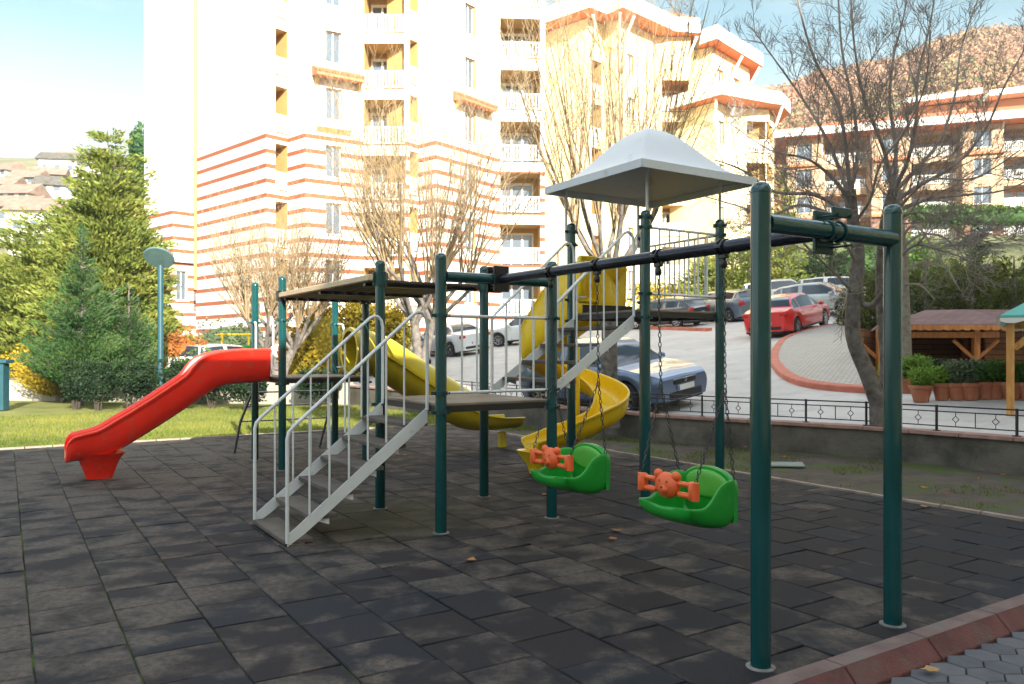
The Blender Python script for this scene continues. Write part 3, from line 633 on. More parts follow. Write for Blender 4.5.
for nm, zz in (('b441', (2.02, 1.30, 1.12)), ('b553', (2.02, 1.30, 1.12)), ('b380', (1.12,)), ('b485', (1.12,)),
               ('a283', (1.22, 2.12)), ('a255', (1.22, 2.12)), ('a372', (1.22, 2.12)), ('a337', (1.22, 2.12)),
               ('c646', (2.06, 2.32, 3.05, 3.16)), ('c722', (2.06, 2.32, 3.05, 3.16)), ('c572', (2.06, 2.32, 3.0, 3.16)), ('c642', (2.06, 2.32, 3.16))):
    for z in zz: clamp(nm, z)
def deck(u0, u1, v0, v1, z, th=0.075):
    m_ = MB(); n = 6
    o = MB(); o.obox(W((u0 + u1) / 2, (v0 + v1) / 2, z - 0.012), UV_U * (u1 - u0) / 2, UV_V * (v1 - v0) / 2, ZZ * 0.012)
    d = o.build('deck', M['deck'], play, bevel=0.004)
    e = MB()
    e.obox(W((u0 + u1) / 2, v0 + .012, z - 0.055), UV_U * (u1 - u0) / 2, UV_V * .012, ZZ * .030); e.obox(W((u0 + u1) / 2, v1 - .012, z - .055), UV_U * (u1 - u0) / 2, UV_V * .012, ZZ * .030)
    e.obox(W(u0 + .012, (v0 + v1) / 2, z - .055), UV_U * .012, UV_V * ((v1 - v0) / 2 - .026), ZZ * .030); e.obox(W(u1 - .012, (v0 + v1) / 2, z - .055), UV_U * .012, UV_V * ((v1 - v0) / 2 - .026), ZZ * .030)
    for k in range(1, 4): e.obox(W(u0 + (u1 - u0) * k / 4, (v0 + v1) / 2, z - .05), UV_U * .015, UV_V * ((v1 - v0) / 2 - .03), ZZ * .022)
    e.build('deck_frame', M['dark_edge'], d)
    return d
deck(0.02, 1.35, 0.0, 1.25, 1.20)
deck(4.66, 5.92, -0.12, 1.14, 1.31)
deck(0.02, 1.31, 2.50, 3.68, 2.15)
# --- stairs
def stairs(u0, u1, vs, zst, vdir, ntr, dv, dz, ztop, vtop, vbot, zbot, hb, ht):
    st = MB(); root_v = vtop
    # stringers
    parts = []
    for ui, uu in enumerate((u0, u1)):
        m_ = MB(); a = W(uu, vbot, zbot); b = W(uu, vtop, ztop)
        d = (b - a).normalized(); nn = d.cross(UV_U).normalized()
        if nn.z < 0: nn = -nn
        m_.prism([a + ZZ * 0.0, a + UV_V * vdir * 0.12, b - nn * 0.10 + ZZ * .0, b - nn * .0 + ZZ * 0.05, b + ZZ * .05 - d * .03, a + nn * 0.055 + ZZ * 0.045] if False else
                 [a, a + d * 0.16 - nn * 0.0 + UV_V * vdir * .04, b - ZZ * 0.12, b + ZZ * 0.03, a + ZZ * 0.10], UV_U * 0.008)
        parts.append(m_)
    s_ = parts[0].build('staircase', M['white'], play); parts[1].build('stringer', M['white'], s_)
    for i in range(ntr):
        vv = vs + vdir * dv * i; z = zst + dz * i
        m_ = MB(); m_.obox(W((u0 + u1) / 2 + 0.004, vv + vdir * 0.125, z - 0.018), UV_U * ((u1 - u0) / 2 - 0.012), UV_V * 0.125, ZZ * 0.018)
        m_.build('tread', M['tread'], s_, bevel=0.004)
        for uu, sg in ((u0, 1), (u1, -1)):
            br = MB(); c = W(uu + sg * 0.03, vv + vdir * 0.10, z - 0.055); br.prism([c - UV_V * .08 + ZZ * .018, c + UV_V * .08 + ZZ * .018, c + UV_V * vdir * .08 - ZZ * .04], UV_U * 0.006)
            br.build('bracket', M['white'], s_)
    # handrails
    slope = (ztop - zbot) / abs(vtop - vbot)
    for uu in (u0 + .004, u1 + .004):
        zb = zbot + hb; zt = ztop + ht
        a = W(uu, vbot, zbot + .03); pts = [a, W(uu, vbot, zb - 0.09), W(uu, vbot + vdir * .015, zb - 0.03), W(uu, vbot + vdir * .06, zb + 0.02)]
        v2 = vtop - vdir * 0.14
        pts += [W(uu, v2, zt - 0.02), W(uu, v2 + vdir * .045, zt), W(uu, v2 + vdir * .09, zt - .01), W(uu, v2 + vdir * .125, zt - .05), W(uu, vtop - vdir * .0, zt - .12), W(uu, vtop, ztop)]
        m_ = MB(); m_.tube(pts, 0.017, 10); m_.build('handrail', M['white'], s_, smooth=60)
        P0, P1 = pts[3], pts[4]; nb = 6 if abs(vtop - vbot) > 1.25 else 5
        for k in range(nb):
            t = (k + 0.75) / (nb + 0.3); q = P0.lerp(P1, t)
            base_z = zbot + slope * (abs((q - W(uu, vbot, q.z)).dot(UV_V))) + 0.07
            m_ = MB(); m_.tube([Vector((q.x, q.y, base_z)), q], 0.0095, 8); m_.build('baluster', M['white'], s_, smooth=60)
    return s_
stairs(0.24, 1.30, -1.38, 0.05, 1, 6, 0.224, 0.192, 1.13, -0.02, -1.36, 0.0, 1.02, 0.93)
stairs(0.12, 1.22, 1.42, 1.39, 1, 4, 0.263, 0.192, 2.07, 2.46, 1.29, 1.19, 0.92, 0.93)
# --- railing panels
def panel(u0, v0, u1, v1, zb, zt, nb, r_=0.015):
    a, b = W(u0, v0), W(u1, v1); d = (b - a).normalized(); a = a + d * 0.06; b = b - d * 0.06
    m_ = MB(); m_.tube([a + ZZ * zt, b + ZZ * zt], r_, 10)
    o = m_.build('railing_panel', M['white'], play, smooth=60); m_ = MB(); m_.tube([a + ZZ * zb, b + ZZ * zb], r_, 10); m_.build('bottom_rail', M['white'], o, smooth=60)
    for k in range(nb):
        p = a.lerp(b, (k + 1) / (nb + 1)); q = MB(); q.tube([p + ZZ * zb, p + ZZ * zt], 0.0105, 8); q.build('baluster', M['white'], o, smooth=60)
panel(0, 0, 0, 1.26, 1.30, 2.02, 6)
panel(0, 2.52, 0, 3.68, 2.32, 3.05, 6)
panel(0, 3.68, 1.33, 3.68, 2.32, 3.05, 6)
panel(1.37, -0.02, 1.37, 1.27, 1.30, 1.42, 0) if False else None
# short rails at slide mouth
for (u, v0) in ((1.33, 2.56), (1.33, 3.56)):
    m_ = MB(); m_.tube([W(u, v0 - .04, 2.36), W(u, v0 + .16 if v0 < 3 else v0 - .16, 2.36)], 0.014, 8); m_.build('grab_bar', M['white'], play)
# grab handles on the low deck by the slides
def handle(u, v, du, dv, z0, z1):
    m_ = MB(); d = UV_U * du + UV_V * dv; p = W(u, v)
    m_.tube([p + ZZ * z1, p + d * .6 + ZZ * z1, p + d * .9 + ZZ * (z1 - .015), p + d + ZZ * (z1 - .07), p + d + ZZ * (z0 + .07), p + d * .9 + ZZ * (z0 + .015), p + d * .6 + ZZ * z0, p + ZZ * z0], 0.016, 8)
    m_.build('grab_bar', M['white'], play, smooth=60)
handle(4.66, -0.14, .22, -.03, 1.42, 2.12); handle(5.88, -0.18, -.22, -.03, 1.42, 2.12); handle(5.94, 1.17, -.22, .03, 1.42, 2.12); handle(4.68, 1.17, .22, .03, 1.42, 2.12)
# --- overhead plank roof between low deck and stair deck
m_ = MB(); zr = 2.47
for v in (-0.14, 1.28):
    m_.obox(W(3.0, v + (0.02 if v > 0 else -0.0), zr), UV_U * 1.66, UV_V * 0.03, ZZ * 0.035)
ov = m_.build('overhead_frame', M['plank_light'], play, bevel=0.012)
for k in range(9):
    vv = -0.06 + k * 0.155; m_ = MB(); m_.obox(W(3.0, vv, zr - 0.03 + rr(-.003, .003)), UV_U * 1.64, UV_V * 0.066, ZZ * 0.014); m_.build('plank', M['plank_dark'], ov, bevel=0.003)
m_ = MB()
for uu in (1.55, 3.0, 4.45): m_.obox(W(uu, 0.57, zr - 0.062), UV_U * .03, UV_V * .70, ZZ * .016)
m_.build('cross_bar', M['black'], ov)
for nm in ('a283', 'a372', 'b380', 'b485'):
    u, v, o = POSTS[nm]; m_ = MB(); mm_ = M['clamp'] if nm[0] == 'b' else M['black']
    m_.lathe(W(u, v, zr - .01), [(PR + .002, -.075), (PR + .016, -.075), (PR + .016, .075), (PR + .002, .075)], 16)
    m_.bbox(W(u, v, zr - .01) + UV_V * 0.0, UV_U * .085, UV_V * 0.012, ZZ * .075, .004); m_.bbox(W(u, v, zr - .01), UV_U * .012, UV_V * 0.085, ZZ * .07, .004)
    m_.build('beam_bracket', mm_, o)
# --- swing frame: crossbars and beam
zb_ = 2.385
for uu in (0.0, -3.705):
    m_ = MB(); m_.tube([W(uu, 0.05, zb_), W(uu, 1.20, zb_)], 0.052, 20); cb = m_.build('crossbar', M['green'], play, smooth=60)
    s = 1 if uu < -1 else -1; pl = MB(); mm_ = M['clamp'] if uu < -1 else M['black']
    for dz in (1,):
        pl.bbox(W(uu + s * 0.062, 0.62, zb_), UV_U * 0.012, UV_V * 0.085, ZZ * 0.125, .006)
        if uu > -1: pl.bbox(W(uu - s * 0.062, 0.62, zb_), UV_U * 0.012, UV_V * 0.085, ZZ * 0.125, .006)
        else: pl.bbox(W(uu - s * 0.060, 0.62, zb_ + .10), UV_U * 0.010, UV_V * 0.085, ZZ * 0.03, .006)
    for q in (-.055, .055):
        pl.lathe(W(uu, 0.62 + q, zb_), [(.053, -.008), (.062, -.008), (.062, .008), (.053, .008)], 18, axis=UV_V)
        for zz in (-.085, .085): pl.tube([W(uu - .085, .62 + q, zb_ + zz), W(uu + .085, .62 + q, zb_ + zz)], .007, 6)
    pl.build('beam_plate', mm_, cb)
m_ = MB(); m_.tube([W(-0.08, 0.62, zb_), W(-3.63, 0.62, zb_)], 0.045, 20); beam = m_.build('swing_beam', M['beam'], play, smooth=60)
HANG = [-0.89, -1.534, -2.25, -2.877]
for uu in HANG:
    m_ = MB()
    for q in (-.022, .022): m_.lathe(W(uu + q, .62, zb_), [(.046, -.006), (.055, -.006), (.055, .006), (.046, .006)], 18, axis=UV_U)
    m_.bbox(W(uu, .62, zb_ + .0), UV_U * .03, UV_V * .064, ZZ * .012, .003)
    m_.bbox(W(uu, .62, zb_ - .063), UV_U * .032, UV_V * .02, ZZ * .014, .003)
    m_.lathe(W(uu, .62, zb_ - .10), [(.018, -.04), (.026, -.02), (.024, .0), (.012, .03), (.012, .045)], 12); m_.build('hanger', M['black'], beam)
# --- slides
def sweep(path, prof, widths=None):
    rings = []
    for i, (c, d, sc) in enumerate(path):
        side = Vector((d.y, -d.x, 0)).normalized(); up = side.cross(d).normalized()
        if up.z < 0: up = -up
        rings.append([c + side * (x * sc[0]) + up * (y * sc[1]) for x, y in prof])
    return rings
def trough(w_, h_, lip=0.035, th=0.022):
    pr = []
    outer = [(-w_, h_), (-w_ - lip, h_ + .004), (-w_ - lip - .006, h_ - .022), (-w_ - lip + .008, h_ - .05), (-w_ - th, h_ - .055), (-w_ - th * .9, 0.07), (-w_ + 0.04, -th), (0, -th * 1.5), (w_ - .04, -th), (w_ + th * .9, .07), (w_ + th, h_ - .055), (w_ + lip - .008, h_ - .05), (w_ + lip + .006, h_ - .022), (w_ + lip, h_ + .004), (w_, h_)]
    inner = [(w_ - .012, h_ - .03), (w_ - .02, .09), (w_ - .07, .018), (0, 0), (-w_ + .07, .018), (-w_ + .02, .09), (-w_ + .012, h_ - .03)]
    return outer + inner
# red slide: leaves the low deck toward -v
uc = 5.28
prof_pts = [(-0.02, 1.36), (-0.30, 1.35), (-0.60, 1.33), (-0.82, 1.27), (-1.05, 1.12), (-1.5, 0.82), (-1.95, 0.54), (-2.12, 0.45), (-2.25, 0.40), (-2.4, 0.38), (-2.54, 0.38)]
side_h = [.30, .31, .31, .32, .22, .21, .21, .20, .20, .19, .16]
def interp_path(P, n=4):
    V3 = [Vector((p[0], p[1], 0)) for p in P]; s_ = smooth_line(V3, n); return s_
pp = interp_path(prof_pts, 5); sh = [side_h[min(len(side_h) - 1, i // 5)] * (1 - (i % 5) / 5) + side_h[min(len(side_h) - 1, i // 5 + 1)] * (i % 5) / 5 for i in range(len(pp))]
scale_v = 1.0
rings = []
for i, p in enumerate(pp):
    vv = -0.12 + p.x; z = p.y
    a, b = pp[max(i - 1, 0)], pp[min(i + 1, len(pp) - 1)]
    t = (UV_V * ((b.x - a.x) * scale_v) + ZZ * (b.y - a.y)).normalized(); side = UV_U; up = side.cross(t).normalized()
    if up.z < 0: up = -up
    ww = 0.25 if vv > -0.5 else 0.25
    if i > len(pp) - 8: ww = 0.25 + 0.03 * (i - len(pp) + 8) / 7
    c = W(uc, vv, z)
    rings.append([c + side * x + up * (y if y > .05 else (y - .10 if y < -.0 else y)) for x, y in trough(ww, sh[i] + .06, 0.045)])
nose = rings[-1]; cN = sum(nose, Vector()) / len(nose)
for dv_, dz_, sc_ in ((-.05, -.03, .93), (-.085, -.085, .80), (-.10, -.15, .55)):
    rings.append([W(uc, 0, 0) * 0 + (cN + (p - cN) * sc_) + UV_V * dv_ + ZZ * dz_ * .8 for p in nose])
m_ = MB(); m_.loft(rings, True, True); red = m_.build('red_slide', M['red_pl'], play, smooth=50); red['label'] = 'red plastic chute slide'
red.data.polygons.foreach_set('use_smooth', [True] * len(red.data.polygons))
md = red.modifiers.new('s', 'SUBSURF'); md.levels = md.render_levels = 1
m_ = MB()
vv0 = -2.36
rg = []
for z, a, b in ((0.0, .11, .15), (.03, .115, .16), (.15, .14, .2), (.26, .19, .24), (.34, .235, .30)):
    rg.append([W(uc + a * x, vv0 + b * y, z) for x, y in ((-1, -.7), (-.7, -1), (.7, -1), (1, -.7), (1, .7), (.7, 1), (-.7, 1), (-1, .7))])
m_.loft(rg, True, True); m_.build('slide_foot', M['red_pl'], red)
# yellow tube slide toward +v
uc = 5.30
pts2 = [(1.16, 1.68), (1.36, 1.68), (1.58, 1.63), (1.9, 1.45), (2.5, 1.08), (3.1, 0.74), (3.45, 0.60), (3.8, 0.54), (4.2, 0.53)]
pp = [Vector((a, b, 0)) for a, b in pts2]; pp = smooth_line(pp, 5)
up_r, lo_r = [], []
rt = 0.335
NP = len(pp)
for i, p in enumerate(pp):
    a, b = pp[max(i - 1, 0)], pp[min(i + 1, NP - 1)]
    t = (UV_V * (b.x - a.x) + ZZ * (b.y - a.y)).normalized(); side = UV_U; up = side.cross(t).normalized()
    if up.z < 0: up = -up
    c = W(uc, p.x, p.y)
    lo = [(-1.13, 0.02), (-1.13, -.05), (-1.0, -.06)] + [(cos(q), sin(q)) for q in [pi + pi * k / 12 for k in range(1, 12)]] + [(1.0, -.06), (1.13, -.05), (1.13, .02), (.96, .02)]
    inn_ = [(0.955 * cos(q), 0.955 * sin(q)) for q in [2 * pi - pi * k / 12 for k in range(1, 12)]] + [(-.96, .02)]
    f = 1.0
    squash = 1.0 if i < 26 else max(0.62, 1 - (i - 26) * .035)
    lo_r.append([c + side * (x * rt) + up * (y * rt * squash) for x, y in lo + inn_])
    if i <= 27:
        uo = [(1.10, .025), (1.10, .09), (1.0, .1)] + [(cos(q), sin(q)) for q in [pi * k / 12 for k in range(1, 12)]] + [(-1.0, .1), (-1.10, .09), (-1.10, .025), (-.955, .025)]
        ui = [(.955 * cos(q), .955 * sin(q)) for q in [pi - pi * k / 12 for k in range(1, 12)]] + [(.955, .025)]
        up_r.append([c + side * (x * rt) + up * (y * rt) for x, y in uo + ui])
m_ = MB(); m_.loft(lo_r, True, True); tube = m_.build('yellow_tube_slide', M['yel_tube'], play, smooth=40); tube['label'] = 'yellow tube slide ending in an open trough'
m_ = MB(); m_.loft(up_r, True, True); m_.build('tube_top', M['yel_tube'], tube, smooth=40)
m_ = MB(); m_.lathe(W(uc, 1.16, 1.68), [(rt * .96, -.03), (rt * 1.12, -.03), (rt * 1.15, 0), (rt * 1.12, .03), (rt, .03)], 28, axis=UV_V); m_.build('mouth_ring', M['yel_tube'], tube, smooth=50)
m_ = MB(); m_.lathe(W(uc, 3.95, 0), [(.075, 0), (.075, .26)], 14); m_.build('slide_foot', M['yel_tube'], tube)
# yellow spiral slide from the high deck
ua, va, Rc = 3.00, 3.80, 0.56
path = []
z_ = lambda t: 0
pts = []
n1 = 10
for i in range(n1): pts.append((1.36 + (ua - 1.36) * i / n1, va - Rc))
for i in range(37):
    th = pi - 0 - (i / 36) * 1.5 * pi             # start at -v side of axis, turn clockwise: +u, +v, -u, -v
    pts.append((ua + Rc * sin(i / 36 * 1.5 * pi), va - Rc * cos(i / 36 * 1.5 * pi)))
for i in range(1, 13): pts.append((ua - Rc, va - 1.20 * i / 12))
Ltot = [0]
for a, b in zip(pts, pts[1:]): Ltot.append(Ltot[-1] + math.hypot(b[0] - a[0], b[1] - a[1]))
LT = Ltot[-1]
kn = [(0, 2.15), (0.05, 2.13), (0.12, 2.03), (0.26, 1.70), (0.80, 0.52), (0.88, 0.40), (0.95, .345), (1.0, 0.335)]
def zi(t):
    for (a, b), (c, d) in zip(kn, kn[1:]):
        if a <= t <= c: return b + (d - b) * (t - a) / (c - a)
    return kn[-1][1]
c3 = [W(p[0], p[1], sum(zi(min(1, max(0, l / LT + dd))) for dd in (-.03, -.015, 0, .015, .03)) / 5) for p, l in zip(pts, Ltot)]
rings = []
for i, c in enumerate(c3):
    d = (c3[min(i + 1, len(c3) - 1)] - c3[max(i - 1, 0)]); flat = Vector((d.x, d.y, 0)).normalized()
    side = Vector((flat.y, -flat.x, 0))          # right-hand side = inner side of the clockwise turn
    t = Ltot[i] / LT
    curved = 1 if n1 <= i < n1 + 37 else 0
    HK = [(0, .70), (.13, .86), (.24, .80), (.34, .50), (.42, .36), (.6, .33), (1, .30)]
    for (k0, h0), (k1, h1) in zip(HK, HK[1:]):
        if k0 <= t <= k1 + 1e-9: ho = h0 + (h1 - h0) * (t - k0) / (k1 - k0)
    hi_ = 0.24 + (0.46 * max(0, 1 - t / 0.16))
    if t > 0.9: ho = hi_ = 0.24 - (t - .9) * 1.0
    ww = 0.235; lip = .035; th = .02
    outer = [(-ww, ho), (-ww - lip, ho), (-ww - lip - .004, ho - .03), (-ww - lip + .010, ho - .055), (-ww - th, ho - .06), (-ww - th, .10), (-ww + .05, -.01), (0, -.04), (ww - .05, -.01), (ww + th, .10), (ww + th, hi_ - .06), (ww + lip - .01, hi_ - .055), (ww + lip + .004, hi_ - .03), (ww + lip, hi_), (ww, hi_)]
    inner_ = [(ww - .01, hi_ - .03), (ww - .015, .11), (ww - .07, .025), (0, 0.0), (-ww + .07, .03), (-ww + .015, .12), (-ww + .01, ho - .03)]
    rings.append([c + side * x + ZZ * y for x, y in outer + inner_])
m_ = MB(); m_.loft(rings, True, True); spiral = m_.build('yellow_spiral_slide', M['yel_pl'], play, smooth=50); spiral['label'] = 'yellow plastic spiral slide'
md = spiral.modifiers.new('s', 'SUBSURF'); md.levels = md.render_levels = 1
m_ = MB(); m_.lathe(W(ua, va, 0), [(.085, 0), (.085, 1.75), (.075, 1.8), (.001, 1.82)], 16); m_.build('centre_column', M['yel_pl'], spiral, smooth=50)
m_ = MB(); rg = []
for z, a, b in ((0.0, .13, .12), (.03, .135, .125), (.12, .15, .15), (.22, .2, .22), (.33, .22, .30)):
    rg.append([W(ua - Rc + a * x, va - 1.0 + b * y, z) for x, y in ((-1, -.7), (-.7, -1), (.7, -1), (1, -.7), (1, .7), (.7, 1), (-.7, 1), (-1, .7))])
m_.loft(rg, True, True); m_.build('slide_foot', M['yel_pl'], spiral)
# entry hood panel (recessed board across the mouth of the spiral slide)
m_ = MB()
pc = W(1.50, 3.12, 2.60)
m_.bbox(pc - UV_V * .0 + ZZ * .0 + UV_U * .03, UV_V * .36, UV_U * .02, ZZ * .29, .02)
for sgn in (-1, 1): m_.bbox(pc + UV_V * sgn * .33, UV_V * .05, UV_U * .045, ZZ * .30, .02)
m_.bbox(pc + ZZ * .27, UV_V * .375, UV_U * .045, ZZ * .035, .02); m_.bbox(pc - ZZ * .27, UV_V * .375, UV_U * .045, ZZ * .035, .02)
m_.build('entry_panel', M['yel_pl'], spiral, smooth=50)
m_ = MB(); m_.obox(W(1.36, 3.12, 2.21), UV_U * .01, UV_V * .42, ZZ * .06); m_.build('mounting_plate', M['dark_edge'], spiral)
# climbing ladder on the far side of low deck
m_ = MB(); 
for v0, v1 in ((-0.02, -0.22), (1.05, 1.22)):
    m_.tube([W(5.98, v0, 1.33), W(6.12, v0 * .6 + v1 * .4, 1.15), W(6.55, v1, .55), W(6.95, v1, 0.0)], 0.021, 8)
lad = m_.build('climbing_ladder', M['steel'], play, smooth=60)
for k, z in enumerate((.30, .55, .80, 1.03, 1.22)):
    uu = 6.95 - (z / .55 * .40 if z < .55 else .40 + (z - .55) * .70); q = MB(); q.tube([W(uu, -.2, z), W(uu, 1.2, z)], .013, 8); q.build('rung', M['steel'], lad)
# --- canopy over the high deck
u0, u1, v0, v1 = -0.30, 1.46, 2.20, 3.96; cu, cv = (u0 + u1) / 2, (v0 + v1) / 2; N = 56
rows = []
for i in range(N + 1):
    row = []
    for j in range(N + 1):
        a, b = -1 + 2 * i / N, -1 + 2 * j / N; m = max(abs(a), abs(b)); t = 1 - m
        z = 3.70 + 0.60 * (0.5 - 0.5 * cos(pi * min(1, t / 0.97) ** 1.05)) + 0.03 * (1 - m)
        # ridges stay slightly proud
        row.append(W(cu + a * (u1 - u0) / 2, cv + b * (v1 - v0) / 2, z))
    rows.append(row)
m_ = MB(); m_.loft(rows, closed=False)
can = m_.build('canopy', M['canopy'], play, smooth=12, solid=0.012); can['label'] = 'white moulded canopy'
m_ = MB()
cs = [W(u0, v0), W(u1, v0), W(u1, v1), W(u0, v1)]
for a, b in zip(cs, cs[1:] + cs[:1]):
    d = (b - a).normalized(); nn = Vector((d.y, -d.x, 0)); m_.prism([a + ZZ * 3.615, b + ZZ * 3.615, b + ZZ * 3.703, a + ZZ * 3.703], nn * -0.012)
m_.prism([W(u0 + .015, v0 + .015, 3.64), W(u1 - .015, v0 + .015, 3.64), W(u1 - .015, v1 - .015, 3.64), W(u0 + .015, v1 - .015, 3.64)], (0, 0, 0.008)) if False else None
m_.build('rim', M['canopy'], can)
for nm, du, dv in (('c646', .0, .085), ('c722', .0, .075), ('c572', .0, -.03), ('c642', .0, -.03)):
    u, v, o = POSTS[nm]; m_ = MB(); m_.tube([W(u + du + .07, v + dv, 3.05), W(u + du + .07, v + dv, 3.75)], 0.0165, 8); m_.build('pole', M['white'], can)

# --- swings
def chain_mesh(a, b, m_, pitch=0.034):
    a, b = Vector(a), Vector(b); Ld = (b - a).length; n = max(2, int(Ld / pitch)); d = (b - a).normalized()
    s1 = d.cross(Vector((1, 0.2, 0))).normalized(); s2 = d.cross(s1)
    for i in range(n):
        c = a + d * (Ld * (i + .5) / n); s_ = s1 if i % 2 else s2; w_ = .0105; h = pitch * .62
        ring_ = [c + s_ * (w_ * cos(t)) + d * (h * sin(t)) for t in [2 * pi * k / 8 for k in range(8)]]
        m_.tube(ring_ + [ring_[0]], .0036, 4, False)
def swing(uc, va, ztop, nm_label, twist):
    root = empty('swing', W(uc, va, .5), nm_label, 'swing', 'child bucket swings on the swing beam')
    f = -UV_V      # facing
    c = W(uc, va, 0); side = UV_U; tilt = 0.10
    def P(s_, fw, z):   # s_ across (+u), fw forward, z height above seat bottom
        return c + side * s_ + f * fw + ZZ * (ztop + z + fw * tilt)
    # bucket: rings from front to back
    m_ = MB(); rings = []
    spec = [  # fw, half width, floor z, side top z
        (.255, .235, .085, .125), (.24, .25, .05, .135), (.20, .258, .022, .13), (.11, .265, .002, .135), (.05, .268, -.008, .20), (-.01, .27, -.012, .285), (-.08, .272, -.012, .325), (-.16, .265, .0, .335), (-.21, .245, .06, .34)]
    for fw, hw, z0, z1 in spec:
        t = .022
        pr = [(-hw, z1), (-hw - .012, z1 - .012), (-hw + .005, z0 + .03), (-hw + .05, z0 - .005), (0, z0 - .012), (hw - .05, z0 - .005), (hw - .005, z0 + .03), (hw + .012, z1 - .012), (hw, z1), (hw - t, z1 - .006), (hw - t - .015, z0 + .06), (hw - .075, z0 + .025), (0, z0 + .018), (-hw + .075, z0 + .025), (-hw + t + .015, z0 + .06), (-hw + t, z1 - .006)]
        rings.append([P(x, fw, z) for x, z in pr])
    m_.loft(rings, True, True)
    seat = m_.build('seat', M['grn_pl'], root, smooth=60); md = seat.modifiers.new('s', 'SUBSURF'); md.levels = md.render_levels = 2
    # rounded back rest
    m_ = MB(); out = []
    N_ = 14
    prof = []
    for k in range(N_ + 1):
        a = pi * k / N_; prof.append((.25 * cos(a) * (1 if abs(cos(a)) < .96 else .98), .26 + .135 * sin(a)))
    def face(fw): return [P(x, fw, z) for x, z in prof] + [P(-.235, fw, .03), P(.235, fw, .03)]
    r1, r2 = face(-.185), face(-.225); r0 = [p.lerp(sum(r1, Vector()) / len(r1), .06) + f * .012 for p in r1]; r3 = [p.lerp(sum(r2, Vector()) / len(r2), .06) - f * .01 for p in r2]
    m_.loft([r0, r1, r2, r3], True, True); m_.build('backrest', M['grn_pl'], root, smooth=50)
    m_ = MB(); rg = [[P(x * s2, fw, z * s2 + .27 * (1 - s2)) for x, z in [(.205 * cos(2 * pi * k / 20), .27 + .10 * sin(2 * pi * k / 20)) for k in range(20)]] for s2, fw in ((1, -.175), (.95, -.160), (.8, -.155), (.5, -.155))]
    m_.loft(rg, True, True); m_.build('back_pad', mat('light_green_plastic', (0.10, 0.42, 0.05), .35), root, smooth=60) if 'pad' not in M else None
    # orange guard bar with generic bear face
    zb = .245; fw = .205; m_ = MB()
    for s_ in (-1, 1):
        rg = []
        m_.bbox(P(s_ * .245, fw, zb), side * .032, ZZ * .062, f * .03, .014)
        m_.bbox(P(s_ * .165, fw, zb + .036), side * .06, ZZ * .016, f * .022, .01)
        m_.bbox(P(s_ * .165, fw, zb - .036), side * .06, ZZ * .018, f * .022, .01)
        # sleeve groove
        m_.tube([P(s_ * .262, fw, zb - .06), P(s_ * .262, fw, zb + .06)], .028, 10)
    m_.tube([P(-.22, fw - .005, zb + .03), P(.22, fw - .005, zb + .03)], .012, 8)
    bar = m_.build('guard_bar', M['org_pl'], root, smooth=50)
    m_ = MB(); 
    def blob(x, z, rx, rz, ry, off=0):
        rg = []
        for k in range(9):
            a = -pi / 2 + pi * k / 8
            rg.append([P(x + rx * cos(a) * cos(t), fw + off + ry * sin(a), z + rz * cos(a) * sin(t)) for t in [2 * pi * q / 18 for q in range(18)]])
        m_.loft(rg, True, False)
    blob(0, zb + .008, .112, .092, .048, .0); blob(-.085, zb + .078, .038, .034, .028); blob(.085, zb + .078, .038, .034, .028); blob(0, zb - .02, .05, .036, .03, .03)
    m_.build('bear_head', M['org_pl'], bar, smooth=80)
    for (x, z) in ((-.035, zb + .035), (.035, zb + .035)):
        fm = MB(); fm.lathe(P(x, fw + .040, z), [(.0085, -.006), (.0085, .004), (.004, .007), (.0005, .0075)], 10, axis=f); fm.build('eye_mark', M['mark'], bar)
    fm = MB(); fm.lathe(P(0, fw + .06, zb - .005), [(.010, -.006), (.010, .002), (.005, .005), (.0005, .006)], 10, axis=f)
    fm.build('nose_mark', M['mark'], bar); fm = MB(); fm.tube([P(.026 * cos(t), fw + .052, zb - .028 + .016 * sin(t)) for t in [pi + pi * k / 8 for k in range(9)]], .0022, 5)
    fm.build('mouth_mark', M['mark'], bar)
    # chains
    for hu in (HANG[0], HANG[1]) if uc > -2 else (HANG[2], HANG[3]):
        s_ = 1 if hu > uc else -1
        top = W(hu, .62, zb_ - .135); sp = W(hu * .9 + (uc + s_ * .26) * .1, .62 + .02, 1.44)
        fa = P(s_ * .262, fw, zb + .05); ba = P(s_ * .262, -.16, .33)
        m_ = MB(); chain_mesh(top, sp, m_); chain_mesh(sp, fa, m_); chain_mesh(sp, ba, m_); m_.build('chain', M['chain'], root)
    return root
swing(-1.21, 0.60, 0.53, 'smaller-looking green bucket swing with orange guard bar, in front of the yellow spiral slide', 0)
swing(-2.56, 0.62, 0.50, 'green bucket swing with orange guard bar hanging nearest the tall near post', 0)
